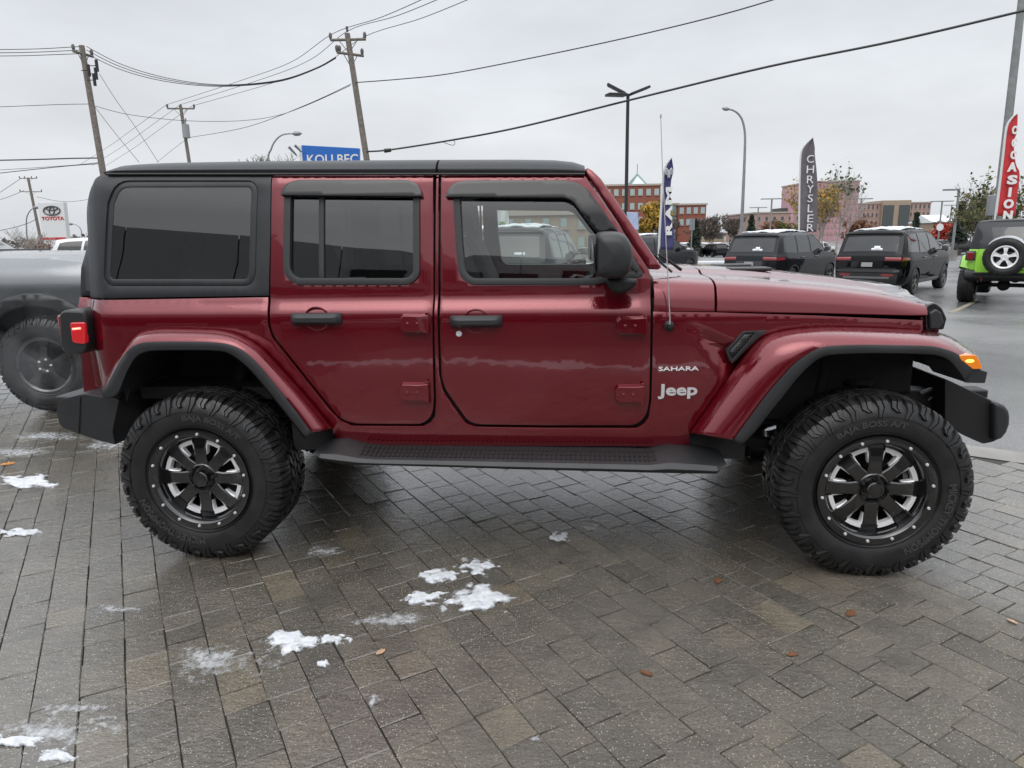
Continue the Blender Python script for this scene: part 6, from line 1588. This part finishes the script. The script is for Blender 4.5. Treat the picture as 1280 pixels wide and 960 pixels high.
P = [at(u, v, 59.97)-k.location for u, v in ((52.5, 297), (82.5, 296.6), (83, 299.5), (52.8, 300))]; bm = bmesh.new(); prism(bm, P, lambda p: p, lambda p: p+Vector((0, .05, 0))); fix(bm); obj('stripe', bm, MT['red_sign'], k, None)
bm = bmesh.new(); q = at(70, 318, 60.2)-k.location; box(bm, q.x-.9, q.x+.9, .1, .4, LOT, q.z+.1); fix(bm); obj('base', bm, MT['white_sign'], k, None)
def flag(label, left, right, Y, m, edge=None, rippl=.05, foot=None, seed=0):
    """feather flag: px outlines of the pole side and the free side, top to bottom"""
    Lp = resample([Vector(p) for p in left], 26); Rp = resample([Vector(p) for p in right], 26)
    B = at(*Lp[-1], Y); root = thing('feather_flag', (B.x, B.y, 0), label, 'flag', group='feather flags along the lot'); l = root.location; bm = bmesh.new(); rows = []
    for i in range(26):
        r_ = []
        for j in range(11):
            q = Lp[i].lerp(Rp[i], j/10); p = at(q.x, q.y, Y)-l; p.y += rippl*math.sin(j*.9+i*.35+seed)*(j/10); r_.append(p)
        rows.append(r_)
    grid_rows(bm, rows); fix(bm); sail = obj('sail', bm, m, root, 60); s_ = sail.modifiers.new('s', 'SOLIDIFY'); s_.thickness = .006
    P = [at(p.x, p.y, Y-.01)-l for p in Lp]; P.append(Vector((P[-1].x-.02, 0, LOT))); bm = bmesh.new(); tube(bm, P, [.012+.014*i/len(P) for i in range(len(P))], 8); fix(bm); obj('pole', bm, MT['white_sign'], root, 50)
    if edge:
        bm = bmesh.new(); rows = [[at(p.x-.3, p.y, Y-.02)-l, at(p.x+edge, p.y, Y-.02)-l] for p in Lp]; grid_rows(bm, rows); fix(bm); e_ = obj('sleeve', bm, MT['white_sign'], root, 60); s_ = e_.modifiers.new('s', 'SOLIDIFY'); s_.thickness = .02
    bm = bmesh.new(); lathe(bm, [(.3, 0), (.3, .06), (.04, .10), (.04, .25), (0, .25)], (P[-1].x, 0, LOT), 20, 'z'); fix(bm); obj('foot', bm, MT['plastic_d'], root, 40)
    return root, sail
MT['flag_purple'] = mat('purple_flag', (.055, .05, .15), .8, var=.2, vscale=1.5); MT['flag_grey'] = mat('grey_flag', (.13, .115, .13), .8, var=.25, vscale=1.5); MT['flag_red'] = mat('red_flag', (.50, .03, .035), .75, var=.12, vscale=1.5); MT['flag_white'] = mat('white_print', (.70, .70, .70), .8); MT['flag_green'] = mat('green_print', (.12, .28, .08), .8); MT['flag_lens'] = mat('grey_print', (.42, .42, .45), .8)
rt, sail = flag('purple feather flag with white lettering and animal head emblem', [(839, 197), (833, 204), (829, 215), (827, 240), (825, 270), (823.5, 297), (823, 312)], [(839.5, 197.5), (841.5, 214), (839, 224), (838, 240), (837.5, 270), (842, 290), (842, 312)], 28, MT['flag_purple'], 2.2, seed=1)
for ch, v0, v1 in (('M', 234, 256), ('A', 257, 276), ('R', 278, 294)): face_text(ch, 831, 839.5, v0, v1, 28, MT['flag_white'], rt, rot=1, off=.10, bold=.05)
bm = bmesh.new()
for s in (-1, 1):
    pts = [(836, 222), (836+s*1.2, 214), (836+s*3.0, 211), (836+s*4.2, 214.5), (836+s*3.2, 218.5)]; tube(bm, [at(u, v, 27.88)-rt.location for u, v in pts], [.05, .06, .06, .05, .03], 6)
fix(bm); obj('emblem', bm, MT['flag_lens'], rt, 50)
rt, sail = flag('grey feather flag with stacked white serif letters behind the SUVs', [(1014.5, 172.5), (1007, 180), (1001, 190), (999.5, 215), (998.8, 250), (998.3, 290)], [(1015.5, 172), (1018, 185), (1018, 190), (1021, 210), (1022, 225), (1021.5, 250), (1021, 290)], 27, MT['flag_grey'], 1.6, seed=2)
for ch, v, wd_ in (('C', 199, 9), ('H', 212, 9.5), ('R', 224.5, 9), ('Y', 236.5, 8.5), ('S', 248, 7), ('L', 260.5, 7), ('E', 273, 8), ('R', 284.5, 9)):
    face_text(ch, 1011.5-wd_/2, 1011.5+wd_/2, v-4.8, v+4.8, 27, MT['flag_white'], rt, off=.10, bold=-.005)
rt, sail = flag('red feather flag with stacked white capitals behind the lime green vehicle', [(1269.5, 142), (1262, 150), (1257, 161), (1253, 195), (1249, 230), (1244, 270)], [(1271, 143), (1272.5, 165), (1269, 176), (1269, 205), (1273, 215), (1272, 240), (1271, 270)], 22, MT['flag_red'], 2.4, seed=3)
for ch, u, v, wd_, hh in (('O', 1266.5, 163, 9, 11), ('C', 1265.5, 179, 8, 11), ('C', 1264.5, 194, 9, 11), ('A', 1263, 209, 13, 12), ('S', 1263, 225, 14, 12), ('I', 1260, 240.5, 5, 12), ('O', 1258.5, 255, 14, 12), ('N', 1257.5, 269, 13, 11)):
    face_text(ch, u-wd_/2, u+wd_/2, v-hh/2, v+hh/2, 22, MT['flag_white'], rt, off=.08, bold=.05)
rt, sail = flag('white feather flag with a green letter seen through the front door glass', [(624, 262), (623, 268), (622.5, 275), (622.5, 300), (622.5, 318)], [(634, 260), (636, 272), (635.5, 290), (634.5, 300), (634, 318)], 24, MT['white_sign'], 1.0, seed=4)
face_text('P', 624.5, 631.5, 277, 290, 24, MT['flag_green'], rt, off=.10, bold=.04)
k = board('banner', 'pale blue banner on the black lamp post beside the windscreen', [(783.5, 265), (797.5, 265.5), (798.5, 287), (784, 287)], 26.3, .03, MT['banner'] if 'banner' in MT else mat('banner', (.35, .42, .58), .7, var=.3, vscale=2))
bm = bmesh.new(); q = at(798, 265, 26.33)-k.location; tube(bm, [Vector((q.x, .04, q.z)), Vector((q.x, .04, LOT))], .02, 6); fix(bm); obj('pole', bm, MT['pole_grey'], k, 50)
q = at(865.5, 273, 55); k = thing('road_sign', (q.x, q.y, 0), 'back of a narrow double sign on a post left of the charcoal SUV', 'sign'); bm = bmesh.new(); z1 = q.z; box(bm, -.20, -.01, -.02, .02, z1-.9, z1); box(bm, .01, .20, -.02, .02, z1-.9, z1); fix(bm); obj('plate', bm, MT['pole_grey'], k, None)
bm = bmesh.new(); tube(bm, [(0, .05, LOT), (0, .05, z1-.02)], .05, 8); fix(bm); obj('post', bm, MT['pole_grey'], k, 50)
q = at(1175, 284, 60); k = thing('road_sign', (q.x, q.y, 0), 'round pale sign on a post below the red maple', 'sign'); bm = bmesh.new(); lathe(bm, [(.30, .02), (.30, -.02), (0, -.02)], (0, 0, q.z), 20); fix(bm); obj('plate', bm, MT['white_sign'], k, 30)
bm = bmesh.new(); tube(bm, [(0, .06, LOT), (0, .06, q.z)], .05, 8); fix(bm); obj('post', bm, MT['pole_grey'], k, 50)

# ------------------------------------------------------------------ trees
MT['bark'] = mat('bark', (.10, .085, .075), .9, bump=.4, bscale=12); MT['bark_pale'] = mat('pale_bark', (.30, .28, .25), .85, var=.4, vscale=4)
for nm, c in (('yellow', (.36, .22, .03)), ('yellow2', (.24, .17, .035)), ('green', (.05, .075, .025)), ('conifer', (.022, .038, .022)), ('red', (.36, .035, .02)), ('rust', (.16, .07, .035)), ('olive', (.13, .12, .035))): MT['leaf_'+nm] = mat('foliage_'+nm, c, .8, var=.35, vscale=.8)
def tree(label, u, vtop, Y, spread, leaf, nleaf, lsize, name='tree', bark='bark', seed=0, depth=4, conifer=False, crown0=.25, dense=1, stems=1, leaf_range=(.3, 1), twig=.02, cat='tree', leaf2=None):
    rnd = random.Random(seed+int(u)); T = at(u, vtop, Y); G = gz(T.x, T.y); H = T.z-G
    root = thing(name, (T.x, T.y, G), label, cat, group='trees beyond the lot'); bm = bmesh.new(); tips = []
    def grow(p, d, ln, r, lv):
        n = 4; P = [p]; q = p.copy(); dd_ = d.copy()
        for i in range(n):
            dd_ = (dd_+Vector((rnd.gauss(0, .13), rnd.gauss(0, .13), .03))).normalized(); q = q+dd_*ln/n; P.append(q.copy())
            if lv < depth and i >= 1:
                for _ in range(2 if lv else 2):
                    a = rnd.uniform(0, 2*math.pi); s = Vector((math.cos(a), math.sin(a), rnd.uniform(.15, .9)))
                    nd = (dd_*.55+s*.75*spread).normalized(); grow(q, nd, ln*rnd.uniform(.45, .68), max(twig*.4, r*(1-.7*i/n)*.55), lv+1)
        tube(bm, P, [max(twig*.35, r*(1-.7*i/n)) for i in range(n+1)], 5 if lv < 2 else 3, cap=False)
        if lv >= 2: tips.extend(P[1:])
    if conifer:
        tube(bm, [(0, 0, 0), (0, 0, H*.97)], [H*.018, .02], 8)
        for i in range(int(60*dense)):
            t = crown0*.5+(1-crown0*.5)*i/(60*dense); a = i*2.4; L_ = spread*H*(1.02-t)*rnd.uniform(.7, 1.1); p = Vector((0, 0, H*t)); e_ = p+Vector((math.cos(a)*L_, math.sin(a)*L_, -.12*L_)); tube(bm, [p, e_], [.04, .01], 3, cap=False)
            for k in range(6): tips.append(p.lerp(e_, .15+.85*k/5))
    else:
        for s in range(stems): grow(Vector((rnd.gauss(0, .15*(stems > 1)), rnd.gauss(0, .15*(stems > 1)), 0)), Vector((rnd.gauss(0, .08*stems), rnd.gauss(0, .08*stems), 1)).normalized(), H*.62, max(.06, H*.017), 0)
    zm = max((p.z for p in tips), default=H); k = H/max(zm, .1)
    for v in bm.verts: v.co *= k
    fix(bm); obj('trunk', bm, MT[bark], root, 60)
    if leaf and nleaf:
        V = []; F = []; V2 = []; F2 = []; cand = [p*k for p in tips if leaf_range[0]*H <= (p*k).z <= leaf_range[1]*H*1.01] or [p*k for p in tips]
        for i in range(nleaf):
            p = rnd.choice(cand)+Vector((rnd.gauss(0, 1), rnd.gauss(0, 1), rnd.gauss(0, .8)))*H*.022
            a = Vector((rnd.gauss(0, 1), rnd.gauss(0, 1), rnd.gauss(0, 1))).normalized(); b = a.cross(Vector((rnd.gauss(0, 1), rnd.gauss(0, 1), rnd.gauss(0, 1)))).normalized(); s = lsize*rnd.uniform(.6, 1.4)
            vv, ff = (V2, F2) if (leaf2 and rnd.random() < .4) else (V, F)
            n = len(vv); vv += [p-a*s, p+b*s*.55, p+a*s, p-b*s*.55]; ff.append((n, n+1, n+2, n+3))
        for vv, ff, lm in ((V, F, leaf), (V2, F2, leaf2)):
            if ff: me = bpy.data.meshes.new('crown'); me.from_pydata([tuple(p) for p in vv], [], ff); me.materials.append(MT['leaf_'+lm]); o = bpy.data.objects.new('crown', me); COL.objects.link(o); o.parent = root
    return root
tree('golden yellow autumn tree in front of the brick office', 813, 251, 95, .40, 'yellow', 5200, .22, seed=2, depth=3, stems=2, leaf2='yellow2', leaf_range=(.1, 1))
tree('sparse yellow birch beside the grey flag, leftmost of the pair', 1035, 217, 42, .75, 'yellow2', 1500, .10, name='birch_tree', bark='bark_pale', seed=5, stems=3, leaf2='yellow', depth=3)
tree('nearly bare birch with a few top leaves in front of the pink block', 1056, 201, 42, .42, 'green', 190, .11, name='birch_tree', bark='bark_pale', seed=8, stems=2, leaf_range=(.7, 1), depth=3)
tree('low rusty shrubby tree at the foot of the pink block', 1070, 268, 60, .9, 'rust', 1500, .12, seed=9, stems=3, depth=3)
for u, v, Y, s_, lb in ((893, 266, 110, 3, 'big bare grey tree between the low brick block and the lamp'), (915, 268, 120, 4, 'bare tree directly behind the tall curved lamp'), (878, 272, 105, 6, 'bare thicket at the foot of the low brick block'), (838, 268, 100, 7, 'bare tree half hidden by the purple flag')):
    tree(lb, u, v, Y, .95, 'rust', 260, .12, name='bare_tree', seed=s_, depth=4, twig=.09, stems=2)
tree('dark green spruce in front of the low brick block', 870, 276, 70, .26, 'conifer', 2600, .16, name='spruce_tree', conifer=True, seed=3)
tree('small dark spruce between the two far lamp posts', 940, 270, 110, .25, 'conifer', 1500, .22, name='spruce_tree', conifer=True, seed=4)
tree('round olive tree in front of the factory', 983, 272, 90, .7, 'olive', 2400, .16, seed=12, stems=2, depth=3)
tree('russet tree at the left end of the factory', 957, 276, 90, .8, 'rust', 1300, .14, seed=13, stems=2, depth=3)
tree('small dark conifer in front of the hotel', 1146, 267, 140, .25, 'conifer', 1500, .3, name='spruce_tree', conifer=True, seed=14)
tree('tall dark conifer left of the yellow green tree at right', 1203, 255, 75, .24, 'conifer', 3000, .2, name='spruce_tree', conifer=True, seed=15)
tree('leafy yellow green tree left of the red flag', 1222, 240, 44, .55, 'green', 2000, .12, seed=16, stems=2, leaf2='olive', depth=3)
tree('sparse leafy tree right of the red flag at the edge', 1280, 205, 34, .6, 'green', 900, .10, seed=17, stems=2, leaf2='olive', depth=3)
tree('thin half bare tree just left of the red flag', 1240, 222, 36, .5, 'olive', 420, .09, seed=18, stems=2, depth=3)
tree('red leaved maple in front of the snowy house', 1171, 276, 85, .9, 'red', 1500, .16, seed=19, stems=2, depth=3)
tree('bare brown tree right of the snowy house', 1190, 268, 100, .9, 'rust', 500, .14, name='bare_tree', seed=20, depth=4, twig=.07, stems=2)
tree('snow dusted bare tree at the left edge', 28, 279, 40, 1.0, None, 0, .1, name='bare_tree', seed=21, depth=3, twig=.022, stems=3, bark='bark_pale')
tree('reddish bare bush right of the distant pole', 43, 296, 50, 1.0, 'red', 260, .08, name='bare_bush', seed=22, depth=3, stems=4, cat='bush')
for u in (305, 318): tree(f'bare treetop over the car roof, {"left" if u < 310 else "right"} of two', u, 192, 60, .9, None, 0, .1, name='bare_tree', seed=u, depth=4, twig=.05)
# far wooded skyline: one mass of bare scrub
rnd = random.Random(77); V = []; F = []
for i in range(15000):
    x = rnd.uniform(-330, 330); y = rnd.uniform(300, 330); h_ = (3.5+3.5*mnoise.noise(Vector((x*.03, 0, 5)))+2*mnoise.noise(Vector((x*.13, 2, 0))))
    z = rnd.uniform(0, max(1, h_+1.5)); s = rnd.uniform(.3, 1.0); a = rnd.uniform(0, 6.3); dx = Vector((math.cos(a)*s, math.sin(a)*s, rnd.uniform(-.3, .3)*s)); p = Vector((x, y, z)); up = Vector((rnd.gauss(0, .3)*s, rnd.gauss(0, .3)*s, s)); n = len(V); V += [tuple(p-dx), tuple(p+dx), tuple(p+up)]; F.append((n, n+1, n+2))
me = bpy.data.meshes.new('far_woods'); me.from_pydata(V, [], F); me.materials.append(mat('far_scrub', (.10, .085, .075), .9)); o = bpy.data.objects.new('far_woods', me); COL.objects.link(o); tag(o, 'far off bare woodland along the skyline', 'woods', kind='stuff')

# exhaust vapour drifting behind the red vehicle's tail
bm = bmesh.new(); c = at(48, 440, 5.05); bmesh.ops.create_icosphere(bm, subdivisions=3, radius=1)
for v in bm.verts: v.co = Vector((v.co.x*.75, v.co.y*.32, v.co.z*.62+.15*v.co.x))
for f in bm.faces: f.smooth = True
m = bpy.data.materials.new('vapour'); m.use_nodes = True; t = m.node_tree; t.nodes.clear(); L = t.links.new
o_ = t.nodes.new('ShaderNodeOutputMaterial'); pv = t.nodes.new('ShaderNodeVolumePrincipled'); pv.inputs['Color'].default_value = (.9, .92, .95, 1); pv.inputs['Anisotropy'].default_value = .3
tc = t.nodes.new('ShaderNodeTexCoord'); n = t.nodes.new('ShaderNodeTexNoise'); n.inputs['Scale'].default_value = 3.2; n.inputs['Detail'].default_value = 4; n.inputs['Distortion'].default_value = .6; L(tc.outputs['Object'], n.inputs['Vector'])
gd = t.nodes.new('ShaderNodeVectorMath'); gd.operation = 'MULTIPLY'; gd.inputs[1].default_value = (1/.75, 1/.32, 1/.66); L(tc.outputs['Object'], gd.inputs[0]); ln_ = t.nodes.new('ShaderNodeVectorMath'); ln_.operation = 'LENGTH'; L(gd.outputs[0], ln_.inputs[0])
fo = t.nodes.new('ShaderNodeMapRange'); fo.inputs[1].default_value = .95; fo.inputs[2].default_value = .2; L(ln_.outputs['Value'], fo.inputs[0])
r = t.nodes.new('ShaderNodeMapRange'); r.inputs[1].default_value = .42; r.inputs[2].default_value = .75; r.inputs[3].default_value = 0; r.inputs[4].default_value = .8; L(n.outputs[0], r.inputs[0])
mu = t.nodes.new('ShaderNodeMath'); mu.operation = 'MULTIPLY'; L(r.outputs[0], mu.inputs[0]); L(fo.outputs[0], mu.inputs[1]); L(mu.outputs[0], pv.inputs['Density']); L(pv.outputs[0], o_.inputs['Volume'])
o = obj('exhaust_vapour', bm, m, None, None); o.location = c; tag(o, 'wisp of white exhaust vapour by the grey vehicle wheel', 'vapour', kind='stuff')
